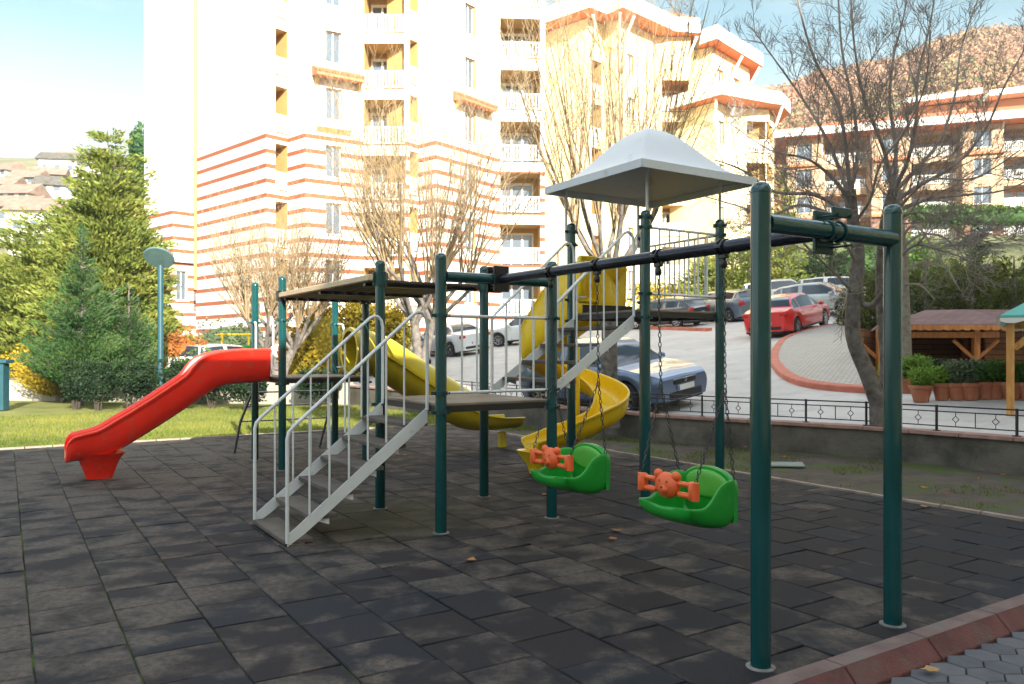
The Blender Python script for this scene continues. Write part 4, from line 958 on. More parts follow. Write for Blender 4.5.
#@@PART2
# ================================================================== BUILDINGS
def facade(root, wallmat, p0, p1, z0, z1, ops, rev='ochre', wall=None, rail=True):
    """wall between p0 and p1 (left to right seen from outside) with real recessed openings"""
    p0, p1 = Vector(p0), Vector(p1); Ls = (p1 - p0).length; d = (p1 - p0) / Ls; n = Vector((d.y, -d.x, 0))
    P = lambda s, z, off=0: Vector((p0.x + d.x * s + n.x * off, p0.y + d.y * s + n.y * off, z))
    xs = sorted(set([0, Ls] + [o[0] for o in ops] + [o[1] for o in ops])); zz = sorted(set([z0, z1] + [o[2] for o in ops] + [o[3] for o in ops]))
    for a, b in zip(xs, xs[1:]):
        for c, e in zip(zz, zz[1:]):
            m_ = ((a + b) / 2, (c + e) / 2)
            if any(o[0] < m_[0] < o[1] and o[2] < m_[1] < o[3] for o in ops): continue
            wall.quad(P(a, c), P(b, c), P(b, e), P(a, e))
    for (a, b, c, e, kind) in ops:
        if kind == 'win':
            dp = 0.22; m_ = MB()
            m_.quad(P(a, c), P(a, e), P(a, e, -dp), P(a, c, -dp)); m_.quad(P(b, c), P(b, c, -dp), P(b, e, -dp), P(b, e))
            m_.quad(P(a, e), P(b, e), P(b, e, -dp), P(a, e, -dp)); m_.quad(P(a, c), P(a, c, -dp), P(b, c, -dp), P(b, c))
            o = m_.build('window', M[rev], root, smooth=0)
            g = MB(); g.quad(P(a, c, -dp), P(b, c, -dp), P(b, e, -dp), P(a, e, -dp)); g.build('pane', M['wglass'], o, smooth=0)
            fr = MB(); f = .06
            for (s0, s1, q0, q1) in ((a, b, c, c + f), (a, b, e - f, e), (a, a + f, c + f, e - f), (b - f, b, c + f, e - f), ((a + b) / 2 - .02, (a + b) / 2 + .02, c + f, e - f)):
                fr.prism([P(s0, q0, -dp + .004), P(s1, q0, -dp + .004), P(s1, q1, -dp + .004), P(s0, q1, -dp + .004)], n * .045)
            fr.build('frame', M['white_fascia'], o, smooth=0)
            sl = MB(); sl.prism([P(a - .06, c - .06, .002), P(b + .06, c - .06, .002), P(b + .06, c - .002, .002), P(a - .06, c - .002, .002)], n * .07); sl.build('sill', M['white_fascia'], o, smooth=0)
        else:
            dp = 1.7; m_ = MB()
            m_.quad(P(a, c), P(a, e), P(a, e, -dp), P(a, c, -dp)); m_.quad(P(b, c), P(b, c, -dp), P(b, e, -dp), P(b, e))
            m_.quad(P(a, e), P(b, e), P(b, e, -dp), P(a, e, -dp)); m_.quad(P(a, c), P(a, c, -dp), P(b, c, -dp), P(b, c)); m_.quad(P(a, c, -dp), P(b, c, -dp), P(b, e, -dp), P(a, e, -dp))
            o = m_.build('balcony', M[rev], root, smooth=0)
            w_ = b - a
            if w_ > 1.4:
                g = MB(); g.quad(P(a + .15, c + .05, -dp + .03), P(b - .3, c + .05, -dp + .03), P(b - .3, e - .4, -dp + .03), P(a + .15, e - .4, -dp + .03)); g.build('glass_door', M['wglass'], o, smooth=0)
                fr = MB(); k = 4
                for q in range(k):
                    s_ = a + .15 + (w_ - .45) * q / (k - 1); fr.prism([P(s_ - .05, c + .05, -dp + .035), P(s_ + .05, c + .05, -dp + .035), P(s_ + .05, e - .4, -dp + .035), P(s_ - .05, e - .4, -dp + .035)], n * .05)
                fr.prism([P(a + .1, e - .4, -dp + .035), P(b - .25, e - .4, -dp + .035), P(b - .25, e - .25, -dp + .035), P(a + .1, e - .25, -dp + .035)], n * .06)
                fr.build('door_frame', M['white_fascia'] if rev == 'ochre' else M['orange_wood'], o, smooth=0)
            rl = MB(); h = 1.0
            rl.prism([P(a, c + h - .08, .0), P(b, c + h - .08, .0), P(b, c + h, .0), P(a, c + h, .0)], n * -.08)
            rl.prism([P(a, c + .08, .0), P(b, c + .08, .0), P(b, c + .16, .0), P(a, c + .16, .0)], n * -.08)
            nb = max(3, int(w_ / .17))
            for q in range(nb):
                s_ = a + w_ * (q + .5) / nb; ww = .045
                rl.prism([P(s_ - ww, c + .16, -.015), P(s_ + ww, c + .16, -.015), P(s_ + ww, c + h - .08, -.015), P(s_ - ww, c + h - .08, -.015)], n * -.05)
            rl.build('railing', M['white_fascia'], o, smooth=0)
def V2(x, y): return Vector((x, y, 0))
tow = empty('apartment_tower', (-8, 44, 1), 'tall cream apartment tower with terracotta stripes on its lower floors', 'building')
M0 = V2(-18.4, 46.4); T = [M0, V2(-12.65, 41), V2(-11.8, 41.98), V2(-10.64, 40.97), V2(-8.0, 42.6), V2(-5.6, 42.6), V2(-5.1, 43.3), V2(-4.05, 42.4), V2(-.89, 46.3), V2(1.93, 46.5), V2(1.93, 60), V2(-20, 62)]
top = 31.0; wall = MB()
fl = [3 * k for k in range(1, 11)]
def ops_for(i):
    o = []
    if i == 2:  # sliver balcony
        for z in fl: o.append((.55, 1.27, z - 2.0, z + .45, 'balc'))
    if i == 3: pass
    if i == 4:
        for z in fl: o.append((1.1, 1.95, z - 1.25, z + .4, 'win'))
    if i == 5:
        for z in fl: o.append((.08, 2.25, z - 2.35, z + .1, 'balc'))
    if i == 6:
        for z in fl: o.append((.2, .84, z - 2.0, z + .4, 'balc'))
    if i == 8:
        for z in fl: o.append((2.3, 3.15, z - 1.7, z, 'win'))
    if i == 9:
        for z in fl: o.append((.2, 2.55, z - 2.35, z + .0, 'balc'))
    return o
for i in range(1, len(T)):
    facade(tow, M['tower'], T[i - 1], T[i], -0.3, top, ops_for(i), wall=wall)
wall.quad(Vector((M0.x, M0.y, -.3)), Vector((-20, 62, -.3)), Vector((-20, 62, top)), Vector((M0.x, M0.y, top)))
wall.add([Vector((p.x, p.y, top)) for p in T], [tuple(range(len(T)))])
wall.build('wall', M['tower'], tow, smooth=0)
m_ = MB(); m_.tube([Vector((M0.x + .02, M0.y - .12, 5.2)), Vector((M0.x + .02, M0.y - .12, top))], .09, 8); m_.build('drain_pipe', M['pipe'], tow)
def awning(a, b, z):       # small tiled roof hugging a face, with its return
    d = (b - a).normalized(); n = Vector((d.y, -d.x, 0)); m_ = MB(); nt_ = int((b - a).length / .16)
    for q in range(nt_):
        p = a + d * (q + .5) * (b - a).length / nt_; m_.tube([p + ZZ * (z + .50) + n * .01, p + n * .85 + ZZ * (z + .12)], .085, 6)
    m_.prism([a + ZZ * (z + .45), a + n * .8 + ZZ * (z + .05), a + n * .8 + ZZ * (z - .1), a + ZZ * (z + .0)], b - a)
    o = m_.build('tiled_awning', M['roof_tile'], tow, smooth=40)
    for t in (.06, .94): c = MB(); p = a.lerp(b, t); c.prism([p + ZZ * z, p + n * .55 + ZZ * (z - .02), p + ZZ * (z - .45)], d * .14); c.build('awning_bracket', M['ochre'], o)
d_ = (T[4] - T[3]).normalized()
awning(T[3] + d_ * .35, T[4] + d_ * -.15, 15.85)
d_ = (T[8] - T[7]).normalized(); awning(T[7] + d_ * 1.3, T[7] + d_ * 4.2, 15.3)
m_ = MB(); a, b = T[3] + (T[4] - T[3]).normalized() * .6, T[3] + (T[4] - T[3]).normalized() * 2.4; n = Vector(((b - a).y, -(b - a).x, 0)).normalized()
m_.prism([a + ZZ * 13.0, a + n * .3 + ZZ * 13.25, a + ZZ * 13.3], b - a); m_.build('ledge', M['ochre'], tow)
lt = empty('tower_wing', (-21, 49, 1), 'narrow cream wing with terracotta stripes only near its base, left of the striped tower', 'building')
wall = MB(); Lp = [V2(-29, 55.4), V2(-20.4, 47.9), V2(-19.4, 49.05), V2(-19.4, 60), V2(-29, 60)]
Lp[0] = V2(-20.4 - .753 * 3.8, 47.9 + .658 * 3.8); Lp[4] = V2(-23.3, 60)
for i in range(1, 5): facade(lt, None, Lp[i - 1], Lp[i], -.3, top - .6, [(.25, .95, 4.7, 6.5, 'win')] if i == 2 else [], wall=wall)
wall.add([Vector((p.x, p.y, top - .6)) for p in Lp], [tuple(range(len(Lp)))]); wall.build('wall', M['tower_left'], lt, smooth=0)
m_ = MB(); a, b = Lp[0], Lp[1]; m_.prism([Vector((p.x, p.y, 7.0)) for p in (Lp[0] + V2(-.3, -.2), Lp[1] + V2(0, -.4), Lp[2] + V2(.3, -.1), Lp[2] + V2(0, .5), Lp[1] + V2(0, .6), Lp[0] + V2(0, .5))], (0, 0, .3)); m_.build('cornice', M['white_fascia'], lt)

def slab_roof(root, poly, z, th, inset=None):
    P = [Vector((p[0], p[1], z)) for p in poly]; c = sum(P, Vector()) / len(P)
    f = MB(); n = len(P); f.add([*P, *[p + ZZ * th for p in P]], [(i, (i + 1) % n, n + (i + 1) % n, n + i) for i in range(n)])
    o = f.build('roof', M['white_fascia'], root, smooth=0)
    s_ = MB(); s_.add([p + ZZ * .02 for p in P], [tuple(range(n))]); s_.build('soffit', M['soffit'], o, smooth=0)
    t = MB(); q = [p + ZZ * th for p in P]; q2 = [c + (p - c) * .55 + ZZ * (th + 1.1) for p in P]
    t.loft([q, q2], True, False); t.add(q2, [tuple(range(n))]); t.build('roof_tiles', M['roof_tile'], o, smooth=0)
    return o
def strut(root, a, b): m_ = MB(); m_.tube([a, b], .10, 4); m_.build('strut', M['white_fascia'], root, smooth=0)
ap = empty('apartment_block', (10, 57, 2), 'pale yellow apartment block with orange soffits under deep white eaves', 'building')
E = [(-.9, 57.8), (5.14, 52.5), (6.39, 53.6), (7.31, 52.5), (11.6, 56.5), (13.4, 56.8)]
Wl = [V2(-.6, 59.4), V2(5.14, 54.2), V2(6.39, 55.4), V2(7.31, 54.4), V2(10.45, 57.4), V2(12.9, 57.5), V2(13.0, 70), V2(-.6, 70)]
wall = MB()
for i in range(1, len(Wl)):
    ops = []
    if i == 4: ops = [(.9, 1.6, 3 * k - .9 + .6, 3 * k + 1.2, 'win') for k in range(2, 8)]
    if i == 5: ops = [(.35, 2.3, 3 * k - 2.15, 3 * k + .15, 'balc') for k in range(1, 8)] + [(.35, 2.3, 21.9, 23.6, 'win')] * 0
    if i == 2: ops = [(.4, 1.5, 3 * k - 2.0, 3 * k + .6, 'balc') for k in range(2, 8)]
    facade(ap, None, Wl[i - 1], Wl[i], 0, 24.28, ops, wall=wall)
wall.build('wall', M['yellow_wall'], ap, smooth=0)
slab_roof(ap, E + [(13.4, 71), (-.9, 71)], 24.3, 1.05)
for (x, y, x2, y2) in ((6.2, 55.3, 5.4, 53.2), (7.5, 54.5, 8.2, 53.4), (7.1, 54.4, 7.2, 52.9), (12.6, 57.5, 13.2, 56.9)): strut(ap, Vector((x, y, 22.4)), Vector((x2, y2, 24.1)))
ap2 = empty('apartment_block', (17, 60, 2), 'yellow apartment wing with stepped lower eaves behind the bare tree', 'building')
wall = MB(); W2 = [V2(12.9, 58.2), V2(14.35, 57.3), V2(18.4, 61.8), V2(18.4, 72), V2(12.9, 72)]
for i in range(1, len(W2)): facade(ap2, None, W2[i - 1], W2[i], 0, 23.5, [(1.0, 1.8, 20.5, 22.2, 'win'), (3.4, 4.4, 20.5, 22.2, 'win')] if i == 2 else [], wall=wall)
slab_roof(ap2, [(13.42, 56.9), (14.35, 55.8), (19.3, 61.3), (19.3, 73), (13.42, 73)], 23.52, 1.0)
W3 = [V2(11.6, 58.6), V2(14.2, 55.5), V2(15.4, 56.8), V2(18.2, 57.2), V2(19.4, 59.0), V2(19.4, 70), V2(11.6, 70)]
for i in range(1, len(W3)):
    ops = []
    if i == 3: ops = [(1.4, 3.1, 3 * k - 2.2, 3 * k + .1, 'balc') for k in range(1, 7)]
    if i == 2: ops = [(.4, 1.2, 3 * k - 1.8, 3 * k - .2, 'win') for k in range(1, 7)]
    if i == 4: ops = [(.4, 1.8, 3 * k - 2.2, 3 * k + .1, 'balc') for k in range(1, 7)]
    facade(ap2, None, W3[i - 1], W3[i], 0, 19.0, ops, wall=wall)
slab_roof(ap2, [(10.6, 58.2), (14.2, 53.9), (18.2, 55.9), (19.0, 56.2), (20.4, 58.4), (20.4, 71), (10.6, 71)], 19.02, 0.9)
for (x, y, x2, y2) in ((15.2, 56.7, 15.6, 55.6), (14.1, 55.7, 14.0, 54.6), (18.7, 57.1, 19.1, 56.3)): strut(ap2, Vector((x, y, 17.2)), Vector((x2, y2, 18.9)))
wall.build('wall', M['yellow_wall'], ap2, smooth=0)
for nm_, yy in (('x', 0),):
    strut(ap2, Vector((16.2, 59.2, 21.8)), Vector((17.0, 58.8, 23.4))); strut(ap2, Vector((18.2, 61.5, 21.8)), Vector((19.0, 61.1, 23.4)))
# long tan block to the right on the hillside
ap3 = empty('hillside_block', (40, 78, 12), 'long tan apartment block with stone base and white eaves below the autumn hill', 'building')
A3 = V2(28.6, 83.0); B3 = V2(56.0, 73.5); d3 = (B3 - A3).normalized(); n3 = Vector((d3.y, -d3.x, 0)); Ls3 = (B3 - A3).length
wall = MB(); stone = MB(); s_ = 0.0; kk = 0
while s_ < Ls3 - 1:
    wd = 4.6 if kk % 2 else 3.4; off = 1.1 if kk % 2 == 0 else 0.0
    a = A3 + d3 * s_ + n3 * off; b = A3 + d3 * min(Ls3, s_ + wd) + n3 * off; L_ = (b - a).length
    for f in range(4):
        zf = 12.4 + f * 2.72; w_ = wall if f else stone
        if kk % 2 and L_ > 3: op = [(.3, L_ - .3, zf + .15, zf + 2.35, 'balc')]
        else: op = [(L_ / 2 - .75, L_ / 2 + .75, zf + .55, zf + 2.2, 'win')] if L_ > 2 else []
        facade(ap3, None, a, b, zf, zf + 2.72, op, rev='tan_wall', wall=w_)
    wall.quad(a + ZZ * 12.4, a - n3 * 2 + ZZ * 12.4, a - n3 * 2 + ZZ * 23.28, a + ZZ * 23.28); wall.quad(b - n3 * 2 + ZZ * 12.4, b + ZZ * 12.4, b + ZZ * 23.28, b - n3 * 2 + ZZ * 23.28)
    stone.quad(a + ZZ * 2, b + ZZ * 2, b + ZZ * 12.4, a + ZZ * 12.4)
    if off: 
        m_ = MB(); m_.prism([a + ZZ * 14.9 + n3 * .02, b + ZZ * 14.9 + n3 * .02, b + ZZ * 14.9 + n3 * .35, a + ZZ * 14.9 + n3 * .35], (0, 0, .25)); m_.prism([a + ZZ * 20.4 + n3 * .02, b + ZZ * 20.4 + n3 * .02, b + ZZ * 20.4 + n3 * .35, a + ZZ * 20.4 + n3 * .35], (0, 0, .2)); m_.build('cornice', M['soffit'], ap3, smooth=0)
    else:
        strut(ap3, a + ZZ * 21.6 + n3 * .1, a + ZZ * 23.2 + n3 * 1.6); strut(ap3, b + ZZ * 21.6 + n3 * .1, b + ZZ * 23.2 + n3 * 1.6)
    s_ += wd; kk += 1
wall.build('wall', M['tan_wall'], ap3, smooth=0); stone.build('stone_base', M['stone'], ap3, smooth=0)
q = [A3 - d3 * 2 + n3 * 2.4, B3 + d3 * 2 + n3 * 2.4, B3 + d3 * 2 - n3 * 10, A3 - d3 * 2 - n3 * 10]
slab_roof(ap3, [(p.x, p.y) for p in q], 23.3, .75)
m_ = MB(); a, b = A3 + d3 * 12 - n3 * 2, B3 - n3 * 2; m_.prism([a + ZZ * 24.9, b + ZZ * 24.9, b - n3 * 6 + ZZ * 24.9, a - n3 * 6 + ZZ * 24.9], (0, 0, 1.4)); m_.build('attic_wall', M['tan_wall'], ap3, smooth=0)
for s0, s1 in ((11, 18), (18.5, Ls3 + 1)):
    a, b = A3 + d3 * s0 - n3 * .2, A3 + d3 * s1 - n3 * .2; m_ = MB(); m_.prism([a + ZZ * 26.3, b + ZZ * 26.6, b - n3 * 9 + ZZ * 26.6, a - n3 * 9 + ZZ * 26.3], (0, 0, .55)); m_.build('attic_roof', M['white_fascia'], ap3, smooth=0)
# unseen block added behind the camera, stepped in height to cast the yard's shade
sh = empty('shading_block', W(-20, 0), 'plain unseen block added behind the camera to shade the yard, stepped in height', 'building')
m_ = MB(); m_.prism([W(-14, -70), W(-14, -1), W(-26, -1), W(-26, -70)], (0, 0, 9.05)); m_.prism([W(-14, -1.05), W(-14, 3.5), W(-26, 3.5), W(-26, -1.05)], (0, 0, 10.5)); m_.prism([W(-14, 3.45), W(-14, 80), W(-26, 80), W(-26, 3.45)], (0, 0, 19.0)); m_.build('wall', M['yellow_wall'], sh, smooth=0)
m_ = MB()
for k in range(28):
    for f in range(2 if k < 13 else 4):
        c = W(-13.985, -66 + k * 5, 1.9 + f * 3.1); m_.obox(c, UV_V * .8, UV_U * .012, ZZ * .8)
o_ = m_.build('windows', M['wglass'], sh, smooth=0); o_['kind'] = 'stuff'  # panes only dress the added shading block

# ================================================================== HILLS
mb = MB(); cols = []
prof = [(560, 95), (640, 98), (700, 98), (759, 92), (790, 84), (817, 70), (860, 64), (899, 56), (933, 38), (974, 30), (1024, 30), (1100, 24), (1250, 20), (1500, 60)]
def ridge(px):
    for (a, b), (c, d) in zip(prof, prof[1:]):
        if a <= px <= c: return b + (d - b) * (px - a) / (c - a)
    return 95
_rg = ridge
ridge = lambda px: _rg(px) + 16
Yr = 300.0
def hillz(X, Y):
    px = 512 + F * X / max(Y, 1); zr_ = 1.7 + (350 - ridge(min(1499, max(560, px)))) / F * Yr
    t = min(1.15, max(0, (Y - 95) / (Yr - 95)))
    return 3 + zr_ * min(1, t) ** 1.15 - max(0, t - 1) * 90 + 2.5 * mnoise.noise(Vector((X * .03, Y * .03, 0)))
g_ = []
for i in range(60):
    Y = 95 + (340 - 95) * i / 59; g_.append([Vector((x_ * Y, Y, hillz(x_ * Y, Y))) for x_ in [0.02 + 1.25 * j / 69 for j in range(70)]])
mb.loft(g_, closed=False); struct(mb.build('hill', mat('hill_soil', (0.20, 0.13, 0.06), .95, var=.3, scale=.1)))
ico = bpy.data.meshes.new('tmp'); import bmesh
bm_ = bmesh.new(); bmesh.ops.create_icosphere(bm_, subdivisions=1, radius=1); IV = [v_.co.copy() for v_ in bm_.verts]; IF = [tuple(v_.index for v_ in f.verts) for f in bm_.faces]; bm_.free()
bm_ = bmesh.new(); bmesh.ops.create_icosphere(bm_, subdivisions=2, radius=1); IV2 = [v_.co.copy() for v_ in bm_.verts]; IF2 = [tuple(v_.index for v_ in f.verts) for f in bm_.faces]; bm_.free()
mb = MB()
for i in range(11000):
    Y = 110 + 195 * R() ** .7; x_ = rr(.22, .80); X = x_ * Y; z = hillz(X, Y); r_ = rr(1.2, 2.4)
    q = min(1, max(0, .55 + .4 * mnoise.noise(Vector((X * .02, Y * .02, 4))) + rr(-.3, .3))); k = rr(.9, 1.6)
    for t_ in range(24):
        d = Vector((random.gauss(0, 1), random.gauss(0, 1), abs(random.gauss(0, 1)))).normalized()
        mb.leaf(Vector((X + d.x * r_, Y + d.y * r_, z + 1.0 + d.z * r_ * k)), r_ * rr(.28, .6), min(1, max(0, q + rr(-.15, .15))), asp=.8)
tag(mb.build('autumn_forest', M['hill'], smooth=0), 'far-off orange, brown and green autumn forest covering the hill', 'forest', kind='stuff')
# left hillside with houses
def lz(X, Y): return max(-.3, (Y - 70) * .33 + 1.2 * mnoise.noise(Vector((X * .05, Y * .05, 2))))
g_ = [[Vector((x_ * Y, Y, lz(x_ * Y, Y) if Y < 285 else lz(x_ * 285, 285) - (Y - 285) * .6)) for x_ in [-1.3 + 1.25 * j / 39 for j in range(40)]] for Y in [70 + 250 * i / 39 for i in range(40)]]
mb = MB(); mb.loft(g_, closed=False); struct(mb.build('hillside', mat('dry_hillside', (0.17, 0.16, 0.08), .95, var=.3, scale=.15)))
hs = [(12, 208, 130, 13, 6, 'white house with long pink roof at the left edge of the hillside', 0), (45, 205, 118, 10, 7, 'broad white hillside house low beside the big pine', 1), (22, 180, 150, 9, 5, 'white hillside house with a flat terrace under a brown bank', 2),
      (30, 160, 175, 8, 5, 'small hillside house with salmon roof high on the slope', 3), (8, 150, 190, 9, 5, 'topmost left hillside house with tan roof', 4), (62, 140, 200, 12, 7, 'large pale house with steep grey roof on the skyline', 5),
      (52, 152, 185, 8, 5, 'white house just below the steep grey roofed skyline house', 6), (85, 145, 205, 10, 6, 'white house on the skyline right of the steep grey roof', 7), (60, 176, 160, 10, 5, 'hillside house with brown roof behind the pine tip', 8),
      (5, 170, 165, 8, 5, 'cream house at the far left mid slope', 9), (128, 150, 190, 9, 6, 'hillside house between pine and tower wing', 10), (72, 130, 230, 9, 5, 'distant cream house above all the others', 11)]
for (px, py, Y, w_, h_, lab, k) in hs:
    w_ *= .72; h_ *= .8; p = at(px, py, Y); z0 = lz(p.x, p.y) - 1; rz = rr(-.5, .5); o = lempty('hillside_house', (p.x, p.y, z0), lab, 'house', 'houses on the left hillside', rz)
    hh = h_ + 1.0; m_ = MB(); m_.box(-w_ / 2, w_ / 2, -3, 3, -1, hh); m_.build('wall', M['white_fascia'] if k % 3 else M['cream_wall'], o, smooth=0)
    m_ = MB(); m_.prism([(-w_ / 2 - .7, -3.8, hh + .01), (-w_ / 2 - .7, 3.8, hh + .01), (-w_ / 2 - .7, 0, hh + 2.4)], (w_ + 1.4, 0, 0)); m_.build('roof', M['pale_roof'] if k not in (5, 8) else M['concrete'], o, smooth=0)
    for f in range(2):
        for c in range(3):
            m_ = MB(); x_ = -w_ / 2 + w_ * (c + .5) / 3; m_.box(x_ - .6, x_ + .6, -3.05, -3.003, 1.2 + f * 2.8, 2.5 + f * 2.8); m_.build('window', M['wglass'], o, smooth=0)

# ================================================================== VEGETATION
def curvy(p, d, length, n, wob, up):
    pts = [p]; d = d.normalized()
    for i in range(n):
        d = (d + Vector((rr(-1, 1), rr(-1, 1), rr(-1, 1))) * wob + ZZ * up).normalized(); pts.append(pts[-1] + d * length / n)
    return pts, d
def polytube(mb_, pts, r0, r1, n):
    k = len(pts) - 1; mb_.tube(pts, [r0 + (r1 - r0) * (i / k) ** .8 for i in range(k + 1)], n, False)
def sub_branch(mb_, pts, r0, depth, length, spread=.6, up=.10, cnt=(4, 7), n=3, start=.25):
    """children along a limb"""
    if depth == 0: return
    c = random.randint(*cnt); k = len(pts) - 1
    for j in range(c):
        t = start + (1 - start) * (j + R()) / c; f = t * k; i = min(k - 1, int(f)); p = pts[i].lerp(pts[i + 1], f - i)
        d = (pts[i + 1] - pts[i]).normalized(); side = Vector((rr(-1, 1), rr(-1, 1), rr(-.3, 1))); side = (side - d * side.dot(d)).normalized()
        dd = (d * (1 - spread) + side * spread + ZZ * up).normalized()
        L_ = length * rr(.55, 1.1) * (1.15 - t * .5); r_ = r0 * (1 - t * .55) * .55
        q, _ = curvy(p, dd, L_, 5 if depth > 1 else 4, .13, up * .5)
        polytube(mb_, q, max(r_, .0035), max(r_ * .3, .0025), n if depth > 1 else 3)
        sub_branch(mb_, q, r_, depth - 1, L_ * .55, spread, up, cnt, n, .2)
def vase_tree(name, base, stems, H, spread_r, label, trunk_h, trunk_r, nshoot, twm, seed, tm='bark', up=.10, sub=2, nlimb=7):
    random.seed(seed); root = empty(name, base, label, 'tree', 'bare pollarded trees'); tb = MB(); cb = MB(); b = Vector(base)
    for s_ in stems:
        tp_ = b + Vector((s_[0], s_[1], trunk_h)); mid_ = b + Vector((s_[0] * .3, s_[1] * .3, trunk_h * .5)); pts = smooth_line([b - ZZ * .15, mid_, tp_], 4)
        tb.tube(pts, [trunk_r * (1.25 if i == 0 else 1.0) * (1 - .35 * i / len(pts)) / sqrt(len(stems)) * 1.1 for i in range(len(pts))], 12, False)
        for k in range(nlimb):
            a = 2 * pi * (k + R() * .6) / nlimb; d = Vector((cos(a) * .75, sin(a) * .75, rr(.6, 1.1)))
            L_ = H * rr(.14, .24); q, dl = curvy(tp_ - ZZ * rr(0, trunk_h * .12), d, L_, 4, .12, .08); r_ = trunk_r * .36
            polytube(tb, q, r_, r_ * .6, 7)
            for j in range(nshoot):
                p = q[-1].lerp(q[-2], R() * .9) if j else q[-1]; out = Vector((cos(a), sin(a), 0)) * rr(.05, .9) * spread_r
                dd = (Vector((rr(-.3, .3), rr(-.3, .3), 1.0)) + out).normalized(); remaining = (b.z + H) - p.z
                Ls_ = remaining * rr(.62, 1.05); qs, _ = curvy(p, dd, Ls_, 7, .055, .07); rs = trunk_r * rr(.075, .135)
                polytube(cb, qs, rs, .004, 4); sub_branch(cb, qs, rs, sub, Ls_ * .34, .5, up, (4, 7), 3, .15)
    tb.build('trunk', M[tm], root, smooth=60); cb.build('crown', M[twm], root, smooth=0); return root
vase_tree('bare_tree', (-7.7, 26.4, 0.3), [(-.45, 0), (.45, .1)], 6.6, 1.1, 'bare pollarded tree against the terracotta stripes, leftmost of the bare trees', 1.5, .24, 9, 'twig_pale', 11, 'bark', nlimb=8)
vase_tree('bare_tree', (-2.45, 21.2, 0.35), [(-.15, 0), (.35, .1)], 8.9, 1.05, 'bare pollarded tree with twin trunks behind the stair rails', 2.2, .20, 9, 'twig_pale', 12, 'bark', nlimb=7)
vase_tree('bare_tree', (1.83, 15.0, 0.4), [(0, 0)], 8.4, .62, 'bare pollarded tree with dense upright shoots behind the white canopy', 2.75, .16, 8, 'twig_pale', 13, 'bark', nlimb=9)
# the big near tree, limbs laid out by hand
random.seed(21)
bt = empty('bare_tree', at(883, 460, 12.3), 'large bare tree with forked grey trunk beside the tall swing post', 'tree', 'bare pollarded trees'); tb = MB(); cb = MB()
Y0 = 12.3
def limb(pts, r0, r1, n=8, target=None):
    P3 = [at(x, y, Y0 + dy) for x, y, dy in pts]; P3 = smooth_line(P3, 4); polytube(target or tb, P3, r0, r1, n); return P3
base = at(883, 466, Y0)
limb([(884, 470, 0), (882, 440, 0), (880, 405, 0)], .20, .155, 14)
l1 = limb([(880, 408, 0), (868, 375, 0), (853, 335, 0), (855, 290, 0), (858, 255, .1), (853, 222, .1), (850, 190, 0)], .135, .085, 12)
l2 = limb([(883, 408, 0), (888, 370, .1), (884, 320, .2), (882, 270, .2), (885, 225, .2), (893, 190, .2)], .13, .075, 12)
l3 = limb([(856, 300, 0), (870, 306, -.1), (884, 290, -.3), (895, 262, -.5)], .06, .04)
limbs = [
 [(852, 215, .1), (842, 190, 0), (826, 172, -.2), (805, 158, -.4), (770, 150, -.7), (728, 122, -.9)],
 [(850, 200, 0), (838, 165, .2), (822, 130, .3), (800, 95, .5), (775, 60, .6), (752, 28, .7)],
 [(850, 195, 0), (846, 150, -.3), (838, 105, -.5), (815, 60, -.7), (800, 10, -.9), (790, -50, -1)],
 [(851, 190, 0), (858, 150, .1), (852, 100, .3), (842, 50, .5), (838, -10, .6), (836, -70, .7)],
 [(893, 192, .2), (884, 150, .1), (868, 110, 0), (858, 70, -.2), (852, 20, -.4), (850, -40, -.5)],
 [(893, 190, .2), (896, 150, .3), (890, 105, .4), (893, 60, .5), (905, 10, .6), (912, -50, .7)],
 [(894, 190, .2), (908, 160, -.2), (916, 120, -.5), (918, 75, -.7), (930, 25, -.9), (940, -40, -1)],
 [(894, 192, .2), (915, 170, .4), (940, 140, .6), (955, 95, .8), (962, 45, 1.0), (985, -20, 1.2)],
 [(890, 205, .2), (920, 185, 0), (955, 165, -.3), (985, 130, -.5), (1005, 85, -.8), (1030, 40, -1)],
 [(888, 215, .2), (925, 200, .3), (965, 195, .5), (1005, 190, .8), (1050, 170, 1)],
 [(852, 235, .1), (830, 215, .2), (800, 205, .5), (770, 215, .8), (735, 205, 1.1), (700, 195, 1.3)],
 [(851, 215, .1), (815, 195, -.2), (775, 192, -.5), (742, 170, -.8), (715, 160, -1.0)],
 [(857, 265, .1), (838, 235, -.3), (808, 228, -.7), (775, 240, -1.0), (750, 265, -1.3)],
 [(857, 300, .1), (840, 278, -.3), (815, 255, -.7), (790, 230, -1.1), (772, 222, -1.3)],
 [(885, 240, .2), (905, 215, -.2), (935, 215, -.5), (965, 235, -.8), (1000, 245, -1)],
 [(886, 230, .2), (902, 205, -.6), (930, 180, -1.0), (975, 178, -1.4), (1020, 150, -1.8)],
 [(853, 225, .1), (870, 200, -.5), (880, 165, -.9), (905, 130, -1.3), (925, 85, -1.7), (930, 30, -2)],
 [(895, 262, -.5), (915, 245, -.8), (940, 250, -1), (975, 262, -1.2)],
]
for i, lb in enumerate(limbs):
    up = -0.02 if i in (9, 10, 11, 12, 13, 14, 17) else .10
    P3 = limb(lb, .040 if i < 12 else .028, .008, 7, cb)
    sub_branch(cb, P3, .026, 3, 1.2, .5, up, (6, 10), 4, .08)
    # fine wandering twigs
    sub_branch(cb, P3, .012, 2, .8, .62, up * .3, (9, 13), 3, .03)
tb.build('trunk', M['bark'], bt, smooth=60); cb.build('crown', M['bark_mid'], bt, smooth=0)
